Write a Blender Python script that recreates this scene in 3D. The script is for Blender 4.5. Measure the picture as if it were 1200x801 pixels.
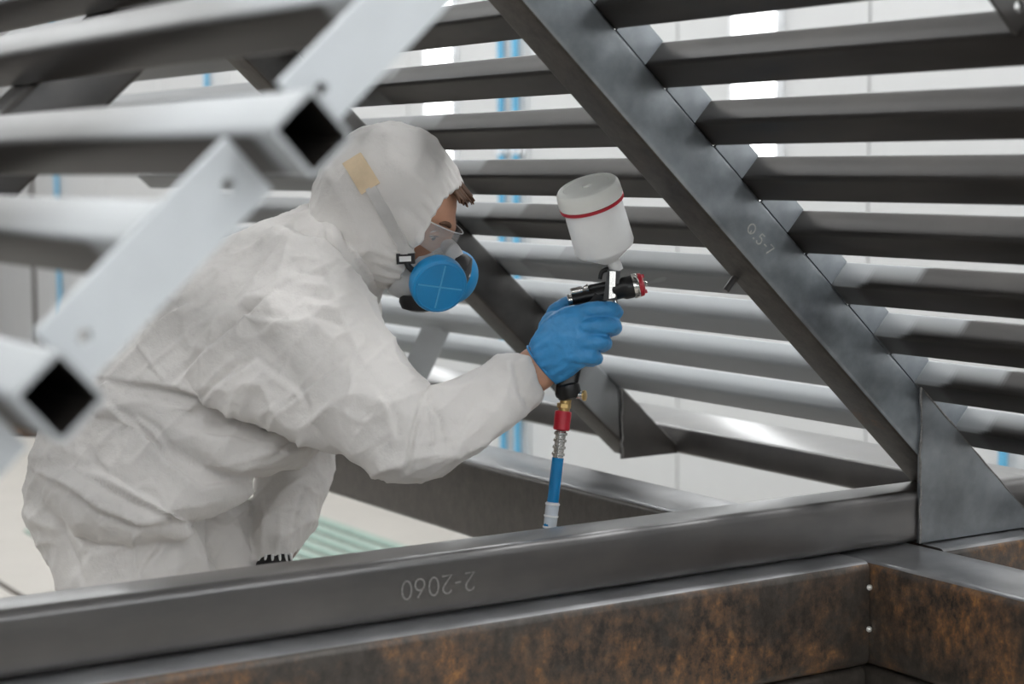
import bpy, bmesh, math, random
import numpy as np
from mathutils import Vector, Matrix, noise
from mathutils.bvhtree import BVHTree

scene = bpy.context.scene
COL = scene.collection
for o in list(bpy.data.objects):
    bpy.data.objects.remove(o)
random.seed(4)

# ------------------------------------------------------------------ camera
EYE = 1.45                                   # eye height above the booth floor
F_PX, PITCH, YAW, ROLL = 2220.0, 0.09382, -0.55927, -0.00675
cam_data = bpy.data.cameras.new('camera')
cam = bpy.data.objects.new('camera', cam_data)
COL.objects.link(cam)
fw = Vector((-math.sin(YAW) * math.cos(PITCH), math.cos(YAW) * math.cos(PITCH), -math.sin(PITCH)))
r0 = Vector((math.cos(YAW), math.sin(YAW), 0))
u0 = r0.cross(fw)
RV = r0 * math.cos(ROLL) + u0 * math.sin(ROLL)
UV = -r0 * math.sin(ROLL) + u0 * math.cos(ROLL)
FV = fw
CAMPOS = Vector((0, 0, EYE))
cam.matrix_world = Matrix(((RV.x, UV.x, -FV.x, 0), (RV.y, UV.y, -FV.y, 0), (RV.z, UV.z, -FV.z, EYE), (0, 0, 0, 1)))
cam_data.sensor_width = 36
cam_data.lens = 36 * F_PX / 1200
cam_data.clip_start = 0.05
cam_data.dof.use_dof = True
cam_data.dof.focus_distance = 2.85
cam_data.dof.aperture_fstop = 4.2
scene.camera = cam

# ------------------------------------------------------------------ world, exposure
w = bpy.data.worlds.new('booth_air')
scene.world = w
w.use_nodes = True
w.node_tree.nodes['Background'].inputs[0].default_value = (0.9, 0.95, 1.0, 1)
w.node_tree.nodes['Background'].inputs[1].default_value = 0.1
vs = scene.view_settings
vs.view_transform = 'Standard'
vs.look = 'None'
vs.exposure = 0.1
vs.gamma = 1.0
vs.use_curve_mapping = False
CEIL_POWER = 8.8          # emission of the ceiling luminaires
WALL_POWER = 2.2           # emission of the wall light boxes
SIDE_POWER = 3.0           # emission of the light boxes on the left wall
FRONT_POWER = 6.5          # emission of the light boxes behind the camera

# ------------------------------------------------------------------ materials
def srgb(r, g, b):
    f = lambda c: c / 12.92 if c <= 0.04045 else ((c + 0.055) / 1.055) ** 2.4
    return (f(r / 255), f(g / 255), f(b / 255), 1)

class Nodes:
    def __init__(s, name):
        s.m = bpy.data.materials.new(name)
        s.m.use_nodes = True
        s.t = s.m.node_tree
        s.b = s.t.nodes['Principled BSDF']
    def n(s, typ, **kw):
        x = s.t.nodes.new(typ)
        for k, v in kw.items():
            setattr(x, k, v)
        return x
    def l(s, a, b):
        s.t.links.new(a, b)
    def noise(s, scale, detail=4, stretch=None, rough=0.6):
        tc = s.n('ShaderNodeTexCoord')
        mp = s.n('ShaderNodeMapping')
        mp.inputs['Scale'].default_value = stretch or (1, 1, 1)
        nz = s.n('ShaderNodeTexNoise')
        nz.inputs['Scale'].default_value = scale
        nz.inputs['Detail'].default_value = detail
        nz.inputs['Roughness'].default_value = rough
        s.l(tc.outputs['Object'], mp.inputs[0])
        s.l(mp.outputs[0], nz.inputs[0])
        return nz.outputs[0]
    def ramp(s, fac, stops):
        r = s.n('ShaderNodeValToRGB')
        e = r.color_ramp.elements
        while len(e) < len(stops):
            e.new(0.5)
        for i, (p, c) in enumerate(stops):
            e[i].position = p
            e[i].color = c if len(c) == 4 else (*c, 1)
        s.l(fac, r.inputs[0])
        return r.outputs[0]
    def mix(s, fac, a, b):
        x = s.n('ShaderNodeMix', data_type='RGBA')
        if hasattr(fac, 'is_linked'):
            s.l(fac, x.inputs[0])
        else:
            x.inputs[0].default_value = fac
        for v, i in ((a, 6), (b, 7)):
            if hasattr(v, 'is_linked'):
                s.l(v, x.inputs[i])
            else:
                x.inputs[i].default_value = v
        return x.outputs[2]
    def bump(s, h, strength=0.3, dist=0.01):
        x = s.n('ShaderNodeBump')
        x.inputs['Strength'].default_value = strength
        x.inputs['Distance'].default_value = dist
        s.l(h, x.inputs['Height'])
        s.l(x.outputs[0], s.b.inputs['Normal'])
    def setp(s, **kw):
        for k, v in kw.items():
            s.b.inputs[k.replace('_', ' ')].default_value = v
        return s

def plain(name, col, rough=0.5, metal=0.0, var=0.12, scale=20, bump=0.0):
    N = Nodes(name)
    nz = N.noise(scale, 4)
    a = tuple(c * (1 - var) for c in col[:3]) + (1,)
    b = tuple(min(1, c * (1 + var)) for c in col[:3]) + (1,)
    N.l(N.ramp(nz, [(0.3, a), (0.7, b)]), N.b.inputs['Base Color'])
    N.setp(Roughness=rough, Metallic=metal)
    if bump:
        N.bump(nz, bump)
    return N.m

def steel_mat(name, dark, light, rough=0.42, metal=0.55, primer_pale=False, stretch=(1, 1, 1), coat=0.45):
    N = Nodes(name)
    a = N.noise(9, 6, stretch)
    b = N.noise(55, 4, tuple(x * (0.25 if x == 1 else 1) for x in stretch))
    c = N.ramp(a, [(0.3, dark), (0.7, light)])
    g = N.ramp(b, [(0.35, (0.75, 0.75, 0.75)), (0.65, (1.15, 1.13, 1.1))])
    x = N.n('ShaderNodeMix', data_type='RGBA', blend_type='MULTIPLY')
    x.inputs[0].default_value = 0.8
    N.l(c, x.inputs[6]); N.l(g, x.inputs[7])
    col = x.outputs[2]
    rr = N.ramp(a, [(0.3, (rough - 0.04,) * 3), (0.7, (rough + 0.06,) * 3)])
    if primer_pale:
        at = N.n('ShaderNodeAttribute', attribute_name='primer_pale')
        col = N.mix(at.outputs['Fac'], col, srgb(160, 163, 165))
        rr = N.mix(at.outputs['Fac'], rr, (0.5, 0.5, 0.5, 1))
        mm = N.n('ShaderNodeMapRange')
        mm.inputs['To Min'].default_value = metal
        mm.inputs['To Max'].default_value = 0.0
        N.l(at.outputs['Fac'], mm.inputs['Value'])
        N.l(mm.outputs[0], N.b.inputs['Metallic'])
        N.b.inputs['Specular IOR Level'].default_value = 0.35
    else:
        N.setp(Metallic=metal)
    N.l(col, N.b.inputs['Base Color'])
    N.l(rr, N.b.inputs['Roughness'])
    N.bump(b, 0.06, 0.004)
    N.setp(Coat_Weight=coat, Coat_Roughness=0.28, Coat_IOR=1.8)
    return N.m

def rusty_mat(name, amount, rough=0.5, coat=0.3):
    N = Nodes(name)
    a = N.noise(5.5, 8, (1, 1, 1.5), 0.72)
    b = N.noise(48, 9, (1, 1, 0.7), 0.78)
    st = N.ramp(b, [(0.3, srgb(50, 45, 41)), (0.7, srgb(84, 78, 72))])
    ru = N.ramp(b, [(0.25, srgb(72, 50, 32)), (0.55, srgb(134, 90, 46)), (0.8, srgb(176, 128, 68))])
    lo = 0.62 - amount
    m = N.n('ShaderNodeMath', operation='MULTIPLY')
    f1 = N.ramp(a, [(lo, (0, 0, 0)), (lo + 0.22, (1, 1, 1))])
    f2 = N.ramp(b, [(0.38, (0, 0, 0)), (0.62, (1, 1, 1))])
    N.l(f1, m.inputs[0]); N.l(f2, m.inputs[1])
    N.l(N.mix(m.outputs[0], st, ru), N.b.inputs['Base Color'])
    mr = N.n('ShaderNodeMapRange')
    mr.inputs['To Min'].default_value = 0.45
    mr.inputs['To Max'].default_value = 0.0
    N.l(m.outputs[0], mr.inputs['Value'])
    N.l(mr.outputs[0], N.b.inputs['Metallic'])
    rr = N.n('ShaderNodeMapRange')
    rr.inputs['To Min'].default_value = rough - 0.1
    rr.inputs['To Max'].default_value = 0.85
    N.l(m.outputs[0], rr.inputs['Value'])
    N.l(rr.outputs[0], N.b.inputs['Roughness'])
    N.bump(b, 0.1, 0.004)
    N.setp(Coat_Weight=coat, Coat_Roughness=0.3, Coat_IOR=1.6)
    return N.m

def emit_mat(name, col, strength):
    N = Nodes(name)
    N.setp(Base_Color=(0.9, 0.9, 0.9, 1))
    N.b.inputs['Emission Color'].default_value = col
    N.b.inputs['Emission Strength'].default_value = strength
    return N.m

M = {}
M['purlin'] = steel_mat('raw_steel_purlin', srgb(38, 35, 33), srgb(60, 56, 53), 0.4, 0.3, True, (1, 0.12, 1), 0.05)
M['steel'] = steel_mat('raw_steel', srgb(92, 97, 102), srgb(150, 157, 163), 0.34, 0.5, True)
M['chord'] = steel_mat('raw_steel_chord', srgb(54, 51, 50), srgb(80, 77, 75), 0.34, 0.45, False, (0.2, 1, 1), 0.9)
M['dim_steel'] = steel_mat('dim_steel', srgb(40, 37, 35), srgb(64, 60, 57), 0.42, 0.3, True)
M['under'] = rusty_mat('rusty_underside', 0.04, 0.6, 0.05)
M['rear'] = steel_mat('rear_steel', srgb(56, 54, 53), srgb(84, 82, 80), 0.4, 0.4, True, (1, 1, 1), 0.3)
M['gusset'] = steel_mat('gusset_steel', srgb(100, 104, 108), srgb(140, 145, 150), 0.36, 0.5)
M['plate'] = plain('primed_plate', srgb(182, 186, 189), 0.5, 0, 0.05)
M['bar'] = steel_mat('bright_bar', srgb(120, 126, 132), srgb(165, 172, 178), 0.4, 0.5)
M['rust'] = rusty_mat('rusty_beam', 0.2)
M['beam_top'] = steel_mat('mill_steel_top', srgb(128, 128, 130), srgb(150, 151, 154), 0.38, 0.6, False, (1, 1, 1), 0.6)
M['rust2'] = rusty_mat('rusty_beam_far', -0.06)
M['weld'] = plain('weld_bead', srgb(128, 126, 124), 0.4, 0.6, 0.3, 200)
M['chalk'] = plain('chalk', srgb(132, 130, 127), 0.9, 0, 0.25, 400)
M['chalk2'] = plain('chalk_bright', srgb(176, 176, 172), 0.9, 0, 0.2, 400)
M['bolt'] = plain('bolt_metal', srgb(215, 215, 210), 0.3, 0.6)
M['wall'] = plain('wall_panel', srgb(202, 202, 202), 0.55, 0, 0.02, 3)
M['side'] = plain('filter_wall', srgb(132, 134, 136), 0.8, 0, 0.05, 3)
M['joint'] = plain('wall_joint', srgb(190, 190, 188), 0.7)
M['floor'] = plain('floor_paint', srgb(172, 167, 160), 0.55, 0, 0.04, 4)
M['ceil'] = plain('ceiling_white', srgb(228, 229, 230), 0.7, 0, 0.02)
M['lamp'] = emit_mat('lamp_diffuser', (0.97, 0.99, 1.0, 1), CEIL_POWER)
M['wlamp'] = emit_mat('wall_diffuser', (0.97, 0.99, 1.0, 1), WALL_POWER)
M['slamp'] = emit_mat('near_wall_diffuser', (0.93, 0.97, 1.0, 1), SIDE_POWER)
M['flamp'] = emit_mat('rear_wall_diffuser', (0.93, 0.97, 1.0, 1), FRONT_POWER)
M['pipe'] = plain('blue_pipe', srgb(96, 168, 204), 0.5)
M['white_metal'] = plain('white_metal', srgb(225, 226, 228), 0.4)
M['grate'] = plain('green_grate', srgb(140, 160, 150), 0.6)
M['dark'] = plain('dark_joint', srgb(70, 62, 56), 0.9)
M['green_frame'] = plain('trestle_paint', srgb(70, 78, 84), 0.5)

def suit_mat():
    N = Nodes('coverall_cloth')
    a = N.noise(3.0, 5)
    fine = N.noise(260, 2)
    mid = N.noise(26, 5, (1, 1, 1), 0.65)
    N.l(N.ramp(a, [(0.3, srgb(206, 202, 198)), (0.7, srgb(223, 219, 215))]), N.b.inputs['Base Color'])
    N.setp(Roughness=0.85)
    N.b.inputs['Sheen Weight'].default_value = 0.15
    b1 = N.n('ShaderNodeBump'); b1.inputs['Strength'].default_value = 0.35; b1.inputs['Distance'].default_value = 0.008
    N.l(mid, b1.inputs['Height'])
    b2 = N.n('ShaderNodeBump'); b2.inputs['Strength'].default_value = 0.15; b2.inputs['Distance'].default_value = 0.001
    N.l(fine, b2.inputs['Height']); N.l(b1.outputs[0], b2.inputs['Normal'])
    N.l(b2.outputs[0], N.b.inputs['Normal'])
    return N.m
M['suit'] = suit_mat()
M['seam'] = plain('suit_seam', srgb(214, 209, 203), 0.85)
M['skin'] = plain('skin', srgb(194, 146, 120), 0.5, 0, 0.08, 30)
M['skin'].node_tree.nodes['Principled BSDF'].inputs['Subsurface Weight'].default_value = 0.08
M['skin'].node_tree.nodes['Principled BSDF'].inputs['Subsurface Radius'].default_value = (0.01, 0.004, 0.002)
M['hair'] = plain('hair', srgb(92, 62, 40), 0.6, 0, 0.3, 90)
M['glove'] = plain('blue_nitrile', srgb(60, 144, 202), 0.42, 0, 0.08, 60, 0.15)
M['black_glove'] = plain('black_knit', srgb(30, 28, 28), 0.8)
M['white'] = plain('white_plastic', srgb(222, 222, 220), 0.4)
M['mask_grey'] = plain('mask_rubber_light', srgb(205, 205, 205), 0.5)
M['mask_blue'] = plain('mask_filter_blue', srgb(28, 140, 200), 0.35, 0, 0.05)
M['mask_line'] = plain('mask_filter_line', srgb(92, 180, 224), 0.4)
M['black'] = plain('black_plastic', srgb(34, 32, 33), 0.4)
M['strap'] = plain('strap_grey', srgb(196, 193, 190), 0.8)
M['tan'] = plain('tan_patch', srgb(214, 192, 160), 0.7)
M['eye'] = plain('eye_white', srgb(220, 214, 208), 0.2)
M['iris'] = plain('iris', srgb(62, 44, 32), 0.2)
M['lip'] = plain('lip', srgb(172, 104, 92), 0.5)
M['shoe'] = plain('shoe_leather', srgb(46, 44, 44), 0.5)
M['cup'] = plain('cup_plastic', srgb(236, 236, 235), 0.35, 0, 0.03)
M['lid'] = plain('lid_plastic', srgb(232, 232, 226), 0.3, 0, 0.03)
M['red'] = plain('red_plastic', srgb(178, 24, 44), 0.35)
M['chrome'] = plain('chrome', srgb(205, 203, 198), 0.18, 1.0, 0.05)
M['brass'] = plain('brass', srgb(196, 166, 110), 0.28, 0.9, 0.05)
M['gunblack'] = plain('gun_black', srgb(26, 25, 25), 0.32, 0.2)

def clear_mat(name, col, alpha, rough=0.05):
    N = Nodes(name)
    N.setp(Base_Color=col, Roughness=rough, Alpha=alpha, IOR=1.3)
    return N.m
M['lens'] = clear_mat('lens_clear', (0.7, 0.68, 0.66, 1), 0.26)
M['hose'] = plain('hose_blue', srgb(20, 118, 172), 0.18, 0, 0.05)
M['sleeve'] = clear_mat('hose_sleeve', (0.85, 0.88, 0.9, 1), 0.62, 0.2)

# ------------------------------------------------------------------ object helpers
WLOC = {}
def thing(name, label, cat, loc=(0, 0, 0), group=None, kind=None):
    o = bpy.data.objects.new(name, None)
    o.empty_display_size = 0.1
    COL.objects.link(o)
    o.location = loc
    WLOC[o.name] = Vector(loc)
    tag(o, label, cat, group, kind)
    return o

def tag(o, label=None, cat=None, group=None, kind=None):
    if label: o['label'] = label
    if cat: o['category'] = cat
    if group: o['group'] = group
    if kind: o['kind'] = kind
    return o

def mesh_obj(name, verts, faces, mat, parent=None, smooth=35, origin=None):
    """verts in world coordinates; the object's origin is put at the centre of its base."""
    vs_ = [Vector(v) for v in verts]
    if origin is None:
        lo = [min(v[i] for v in vs_) for i in range(3)]
        hi = [max(v[i] for v in vs_) for i in range(3)]
        origin = Vector(((lo[0] + hi[0]) / 2, (lo[1] + hi[1]) / 2, lo[2]))
    me = bpy.data.meshes.new(name)
    me.from_pydata([v - origin for v in vs_], [], faces)
    me.update()
    if smooth:
        me.polygons.foreach_set('use_smooth', [True] * len(me.polygons))
        if smooth < 180:
            me.set_sharp_from_angle(angle=math.radians(smooth))
    if mat: me.materials.append(mat)
    return put(name, me, origin, parent)

def put(name, me, origin, parent=None):
    o = bpy.data.objects.new(name, me)
    COL.objects.link(o)
    WLOC[o.name] = Vector(origin)
    if parent:
        o.parent = parent
        o.location = Vector(origin) - WLOC[parent.name]
    else:
        o.location = origin
    return o

def box_vf(c, sx, sy, sz):
    x, y, z = c
    v = [(x + a * sx / 2, y + b * sy / 2, z + d * sz / 2) for a in (-1, 1) for b in (-1, 1) for d in (-1, 1)]
    f = [(0, 1, 3, 2), (4, 6, 7, 5), (0, 4, 5, 1), (2, 3, 7, 6), (0, 2, 6, 4), (1, 5, 7, 3)]
    return v, f

def box(name, lo, hi, mat, parent=None, bevel=0.0):
    c = [(a + b) / 2 for a, b in zip(lo, hi)]
    s = [b - a for a, b in zip(lo, hi)]
    v, f = box_vf(c, *s)
    if bevel:
        bm = bmesh.new()
        vv = [bm.verts.new(p) for p in v]
        for q in f: bm.faces.new([vv[i] for i in q])
        bmesh.ops.recalc_face_normals(bm, faces=bm.faces)
        bmesh.ops.bevel(bm, geom=bm.edges[:], offset=bevel, segments=2, affect='EDGES')
        bm.verts.index_update()
        v = [p.co.copy() for p in bm.verts]
        f = [[q.index for q in p.verts] for p in bm.faces]
        bm.free()
    return mesh_obj(name, v, f, mat, parent, 40)

def rr_profile(w_, h_, r, seg=4):
    pts = []
    for cx, cy, a0 in ((w_ / 2 - r, h_ / 2 - r, 0), (-w_ / 2 + r, h_ / 2 - r, 90), (-w_ / 2 + r, -h_ / 2 + r, 180), (w_ / 2 - r, -h_ / 2 + r, 270)):
        for k in range(seg + 1):
            a = math.radians(a0 + 90 * k / seg)
            pts.append((cx + r * math.cos(a), cy + r * math.sin(a)))
    return pts

def tube(name, p0, p1, a, b, w_, h_, mat, parent=None, t=0.004, r=0.008, cuts=None, primer_pale=None, seg=4):
    """Hollow rounded rectangular tube from p0 to p1; a, b the section axes (w along a, h along b)."""
    p0, p1, a, b = Vector(p0), Vector(p1), Vector(a).normalized(), Vector(b).normalized()
    po = rr_profile(w_, h_, r, seg)
    pi_ = rr_profile(w_ - 2 * t, h_ - 2 * t, max(r - t, 0.001), seg)
    n = len(po)
    ts = sorted(cuts) if cuts else [0.0, 1.0]
    verts, faces = [], []
    for tt in ts:
        c = p0.lerp(p1, tt)
        verts += [c + a * x + b * y for x, y in po]
    io = len(verts)
    for tt in (ts[0], ts[-1], ts[0], ts[-1]):
        c = p0.lerp(p1, tt)
        verts += [c + a * x + b * y for x, y in pi_]
    ax = (p1 - p0)
    flip = a.cross(b).dot(ax) < 0
    for k in range(len(ts) - 1):
        for i in range(n):
            j = (i + 1) % n
            faces.append((k * n + i, k * n + j, (k + 1) * n + j, (k + 1) * n + i))
    L = (len(ts) - 1) * n
    for i in range(n):
        j = (i + 1) % n
        faces.append((io + 2 * n + j, io + 2 * n + i, io + 3 * n + i, io + 3 * n + j))
        faces.append((j, i, io + i, io + j))
        faces.append((L + i, L + j, io + n + j, io + n + i))
    if flip:
        faces = [tuple(reversed(f)) for f in faces]
    o = mesh_obj(name, verts, faces, mat, parent, 50)
    if primer_pale:
        at = o.data.attributes.new('primer_pale', 'FLOAT', 'POINT')
        at.data.foreach_set('value', [float(primer_pale(v)) if i < io + 2 * n else 0.0 for i, v in enumerate(verts)])
    return o

def ring_mesh(rings, close_a=True, close_b=True):
    """rings: list of equal-length point lists"""
    n = len(rings[0])
    v, f = [], []
    for r in rings: v += r
    for k in range(len(rings) - 1):
        for i in range(n):
            j = (i + 1) % n
            f.append((k * n + i, k * n + j, (k + 1) * n + j, (k + 1) * n + i))
    if close_a:
        c = sum((Vector(p) for p in rings[0]), Vector()) / n
        v.append(c); q = len(v) - 1
        for i in range(n): f.append((q, (i + 1) % n, i))
    if close_b:
        c = sum((Vector(p) for p in rings[-1]), Vector()) / n
        v.append(c); q = len(v) - 1; L = (len(rings) - 1) * n
        for i in range(n): f.append((q, L + i, L + (i + 1) % n))
    return v, f

def frame_of(ax):
    ax = Vector(ax).normalized()
    s = Vector((0, 0, 1)) if abs(ax.z) < 0.9 else Vector((1, 0, 0))
    e1 = ax.cross(s).normalized()
    return e1, ax.cross(e1).normalized(), ax

def lathe_vf(p, ax, prof, n=28):
    e1, e2, ax = frame_of(ax)
    p = Vector(p)
    rings = []
    for r, h in prof:
        rings.append([p + ax * h + (e1 * math.cos(2 * math.pi * i / n) + e2 * math.sin(2 * math.pi * i / n)) * r for i in range(n)])
    v, f = ring_mesh(rings)
    return v, f

def lathe(name, p, ax, prof, mat, parent=None, n=28, smooth=35):
    v, f = lathe_vf(p, ax, prof, n)
    return mesh_obj(name, v, f, mat, parent, smooth)

def cyl(name, p0, p1, r0_, r1_, mat, parent=None, n=20, ch=0.001):
    p0, p1 = Vector(p0), Vector(p1)
    L = (p1 - p0).length
    return lathe(name, p0, p1 - p0, [(max(r0_ - ch, 1e-4), 0), (r0_, ch), (r1_, L - ch), (max(r1_ - ch, 1e-4), L)], mat, parent, n)

def path_vf(pts, rad, n=12, sub=6):
    """round tube along a Catmull-Rom path; rad number or list"""
    P_ = [Vector(p) for p in pts]
    rs = rad if isinstance(rad, (list, tuple)) else [rad] * len(P_)
    Q, RR = [], []
    for i in range(len(P_) - 1):
        a = P_[max(i - 1, 0)]; b = P_[i]; c = P_[i + 1]; d = P_[min(i + 2, len(P_) - 1)]
        for k in range(sub):
            t = k / sub
            Q.append(0.5 * ((2 * b) + (c - a) * t + (2 * a - 5 * b + 4 * c - d) * t * t + (-a + 3 * b - 3 * c + d) * t ** 3))
            RR.append(rs[i] * (1 - t) + rs[i + 1] * t)
    Q.append(P_[-1]); RR.append(rs[-1])
    rings, e1 = [], None
    for i, q in enumerate(Q):
        tg = (Q[min(i + 1, len(Q) - 1)] - Q[max(i - 1, 0)]).normalized()
        if e1 is None:
            e1, _, _ = frame_of(tg)
        e1 = (e1 - tg * e1.dot(tg)).normalized()
        e2 = tg.cross(e1)
        rings.append([q + (e1 * math.cos(2 * math.pi * k / n) + e2 * math.sin(2 * math.pi * k / n)) * RR[i] for k in range(n)])
    return ring_mesh(rings)

def rod(name, pts, rad, mat, parent=None, n=12, sub=6):
    v, f = path_vf(pts, rad, n, sub)
    return mesh_obj(name, v, f, mat, parent, 50)

def prism(name, poly, ext, mat, parent=None):
    """flat polygon (world points) thickened along ext"""
    n = len(poly)
    A = [Vector(p) for p in poly]; B = [p + Vector(ext) for p in A]
    f = [tuple(range(n)), tuple(reversed(range(n, 2 * n)))] + [((i + 1) % n, i, n + i, n + (i + 1) % n) for i in range(n)]
    o = mesh_obj(name, A + B, f, mat, parent, 30)
    bm = bmesh.new(); bm.from_mesh(o.data)
    bmesh.ops.recalc_face_normals(bm, faces=bm.faces)
    bm.to_mesh(o.data); bm.free()
    return o

def holed_plate(name, poly, holes, rad, ext, mat, parent=None):
    bm = bmesh.new()
    ext = Vector(ext)
    nrm = ext.normalized()
    e1, e2, _ = frame_of(nrm)
    edges = []
    def loop(pts):
        vv = [bm.verts.new(p) for p in pts]
        for i in range(len(vv)):
            edges.append(bm.edges.new((vv[i], vv[(i + 1) % len(vv)])))
    loop([Vector(p) for p in poly])
    for h in holes:
        loop([Vector(h) + (e1 * math.cos(k * math.pi / 6) + e2 * math.sin(k * math.pi / 6)) * rad for k in range(12)])
    bmesh.ops.triangle_fill(bm, use_beauty=True, use_dissolve=False, edges=edges)
    g = bmesh.ops.extrude_face_region(bm, geom=bm.faces[:])
    for v in g['geom']:
        if isinstance(v, bmesh.types.BMVert):
            v.co += ext
    bmesh.ops.recalc_face_normals(bm, faces=bm.faces)
    bm.verts.index_update()
    v = [p.co.copy() for p in bm.verts]; f = [[q.index for q in p.verts] for p in bm.faces]
    bm.free()
    return mesh_obj(name, v, f, mat, parent, 30)

def P(u, v, d):
    """the point of the place that lies d metres in front of the camera at photo pixel u, v"""
    return CAMPOS + (FV + RV * ((u - 600) / F_PX) - UV * ((v - 400.5) / F_PX)) * d

def to_px(p):
    q = Vector(p) - CAMPOS
    d = q.dot(FV)
    return 600 + F_PX * q.dot(RV) / d, 400.5 - F_PX * q.dot(UV) / d, d

Z = lambda zr: zr + EYE                      # heights are measured from eye level

# ================================================================== SETTING
XW, XL, YB, YFR, HC_ = 4.2, -2.6, 15.0, -2.6, 3.35
def struct(o):
    o['kind'] = 'structure'
    return o
struct(box('floor', (XL - 0.1, YFR - 0.1, -0.1), (XW + 0.1, YB + 0.1, 0), M['floor']))
struct(box('ceiling', (XL - 0.1, YFR - 0.1, HC_), (XW + 0.1, YB + 0.1, HC_ + 0.1), M['ceil']))
struct(box('wall_left', (XL - 0.1, YFR, 0), (XL, YB, HC_), M['side']))
struct(box('wall_back', (XL, YB, 0), (XW, YB + 0.1, HC_), M['wall']))
struct(box('wall_front', (XL, YFR - 0.1, 0), (XW, YFR, HC_), M['side']))
wall = struct(box('wall_right', (XW + 0.012, YFR, 0), (XW + 0.1, YB, HC_), M['joint']))
# panels of the wall, joints left open between them; a light box sits in the middle of every second panel
PIT = 1.008
LAMP_C, LAMP_P = 5.094, 2.162
lamps = [LAMP_C + LAMP_P * k for k in range(-3, 2)]
def put_panel(y0, y1):
    box('panel', (XW - 0.006, y0 + 0.004, 0.09), (XW + 0.012, y1 - 0.004, HC_), M['wall'], wall, 0.003)
y = 4.547 - PIT * 7
while y < YB - 0.1:
    y1 = min(y + PIT, YB)
    put_panel(max(y, YFR), y1)
    y = y1
trim = struct(box('baseboard_right', (XW - 0.02, YFR, 0), (XW + 0.012, YB, 0.09), M['white_metal']))
ordn = ['first', 'second', 'third', 'fourth', 'fifth', 'sixth', 'seventh', 'eighth']
for k, c in enumerate(lamps):
    lab = 'tall glowing wall light box, %s of the row counted from the right' % ordn[k]
    if abs(c - 5.094) < 0.1: lab = 'tall glowing wall light box seen between the bars right of the diagonal tube'
    if abs(c - 7.256) < 0.1: lab = 'tall glowing wall light box seen left of the two blue pipes'
    t = thing('wall_light', lab, 'light', (XW - 0.03, c, 0.95))
    z0, z1 = 1.05, 2.95
    box('diffuser', (XW - 0.028, c - 0.118, z0), (XW - 0.007, c + 0.118, z1), M['wlamp'], t)
    for s in (-1, 1):
        box('frame_side', (XW - 0.034, c + s * 0.126 - 0.008, z0 - 0.016), (XW - 0.006, c + s * 0.126 + 0.008, z1 + 0.016), M['white_metal'], t, 0.002)
    for zz in (z0 - 0.008, z1 + 0.008):
        box('frame_end', (XW - 0.034, c - 0.118, zz - 0.008), (XW - 0.006, c + 0.118, zz + 0.008), M['white_metal'], t, 0.002)
# light boxes on the two walls beside and behind the camera
for k, xx in enumerate((-1.9, -0.7, 0.5, 1.7, 2.9)):
    t = thing('wall_light', 'tall glowing light box on the wall behind the camera, %s from the left wall' % ordn[k], 'light', (xx, YFR, 1.63))
    box('diffuser', (xx - 0.16, YFR + 0.002, 1.65), (xx + 0.16, YFR + 0.024, 3.15), M['flamp'], t)
    box('housing', (xx - 0.18, YFR, 1.63), (xx + 0.18, YFR + 0.012, 3.17), M['white_metal'], t, 0.002)
for k, yy in enumerate((-1.2, 0.6, 2.4, 4.2, 6.0)):
    t = thing('wall_light', 'tall glowing light box on the left wall, %s from the camera end' % ordn[k], 'light', (XL, yy, 1.63))
    box('diffuser', (XL + 0.002, yy - 0.16, 1.65), (XL + 0.024, yy + 0.16, 3.15), M['slamp'], t)
    box('housing', (XL, yy - 0.18, 1.63), (XL + 0.012, yy + 0.18, 3.17), M['white_metal'], t, 0.002)
# ceiling luminaires
n = 0
for xx, rowname in ((-1.5, 'left'), (0.9, 'middle'), (3.1, 'right')):
    for ky, yy in enumerate((-1.4, 1.2, 3.8, 6.4, 9.0, 11.6)):
        n += 1
        t = thing('ceiling_light', 'long ceiling light panel of the %s row, %s from the camera end' % (rowname, ordn[ky]), 'light', (xx, yy, HC_ - 0.06), 'ceiling light panels of the booth')
        box('diffuser', (xx - 0.28, yy - 0.9, HC_ - 0.045), (xx + 0.28, yy + 0.9, HC_ - 0.03), M['lamp'], t)
        box('housing', (xx - 0.31, yy - 0.93, HC_ - 0.03), (xx + 0.31, yy + 0.93, HC_), M['white_metal'], t, 0.004)
# blue pipes standing off the wall
for yy, lab in ((6.728, 'blue vertical pipe on the wall, left one of the close pair'),
                (6.615, 'blue vertical pipe on the wall, right one of the close pair'),
                (9.805, 'blue vertical pipe on the wall seen left of the grey tube end'),
                (12.377, 'blue vertical pipe on the wall at the far left of the booth'),
                (3.926, 'short blue pipe stub low on the wall behind the triangular gusset')):
    t = thing('wall_pipe', lab, 'pipe', (XW - 0.035, yy, 0))
    top_ = 0.64 if yy < 5 else HC_
    rod('pipe', [(XW - 0.035, yy, 0.0), (XW - 0.035, yy, top_ * .5), (XW - 0.035, yy, top_)], 0.0145, M['pipe'], t, 12, 2)
    for zz in ((0.4,) if yy < 5 else (0.4, 1.5, 2.6)):
        box('clamp', (XW - 0.052, yy - 0.02, zz - 0.012), (XW - 0.006, yy + 0.02, zz + 0.012), M['white_metal'], t, 0.003)
# dark service strip at the far left of the wall
tag(box('wall_strip', (XW - 0.02, 12.955, 0.2), (XW - 0.005, 13.0, HC_), M['dark'], None, 0.002), 'narrow dark vertical strip on the wall beside the far left pipe', 'strip')
# floor grating: green slats
g = thing('floor_grate', 'green slatted floor grating beside the rusty beam', 'grating', (2.9, 6.2, 0))
x = 3.41
while x > 2.35:
    box('slat', (x - 0.056, 5.0, 0.0), (x, 7.35, 0.012), M['grate'], g, 0.003)
    x -= 0.088
struct(box('trim_1', (1.925, 4.2, 0.0), (1.945, 9.6, 0.004), M['dark']))

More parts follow.
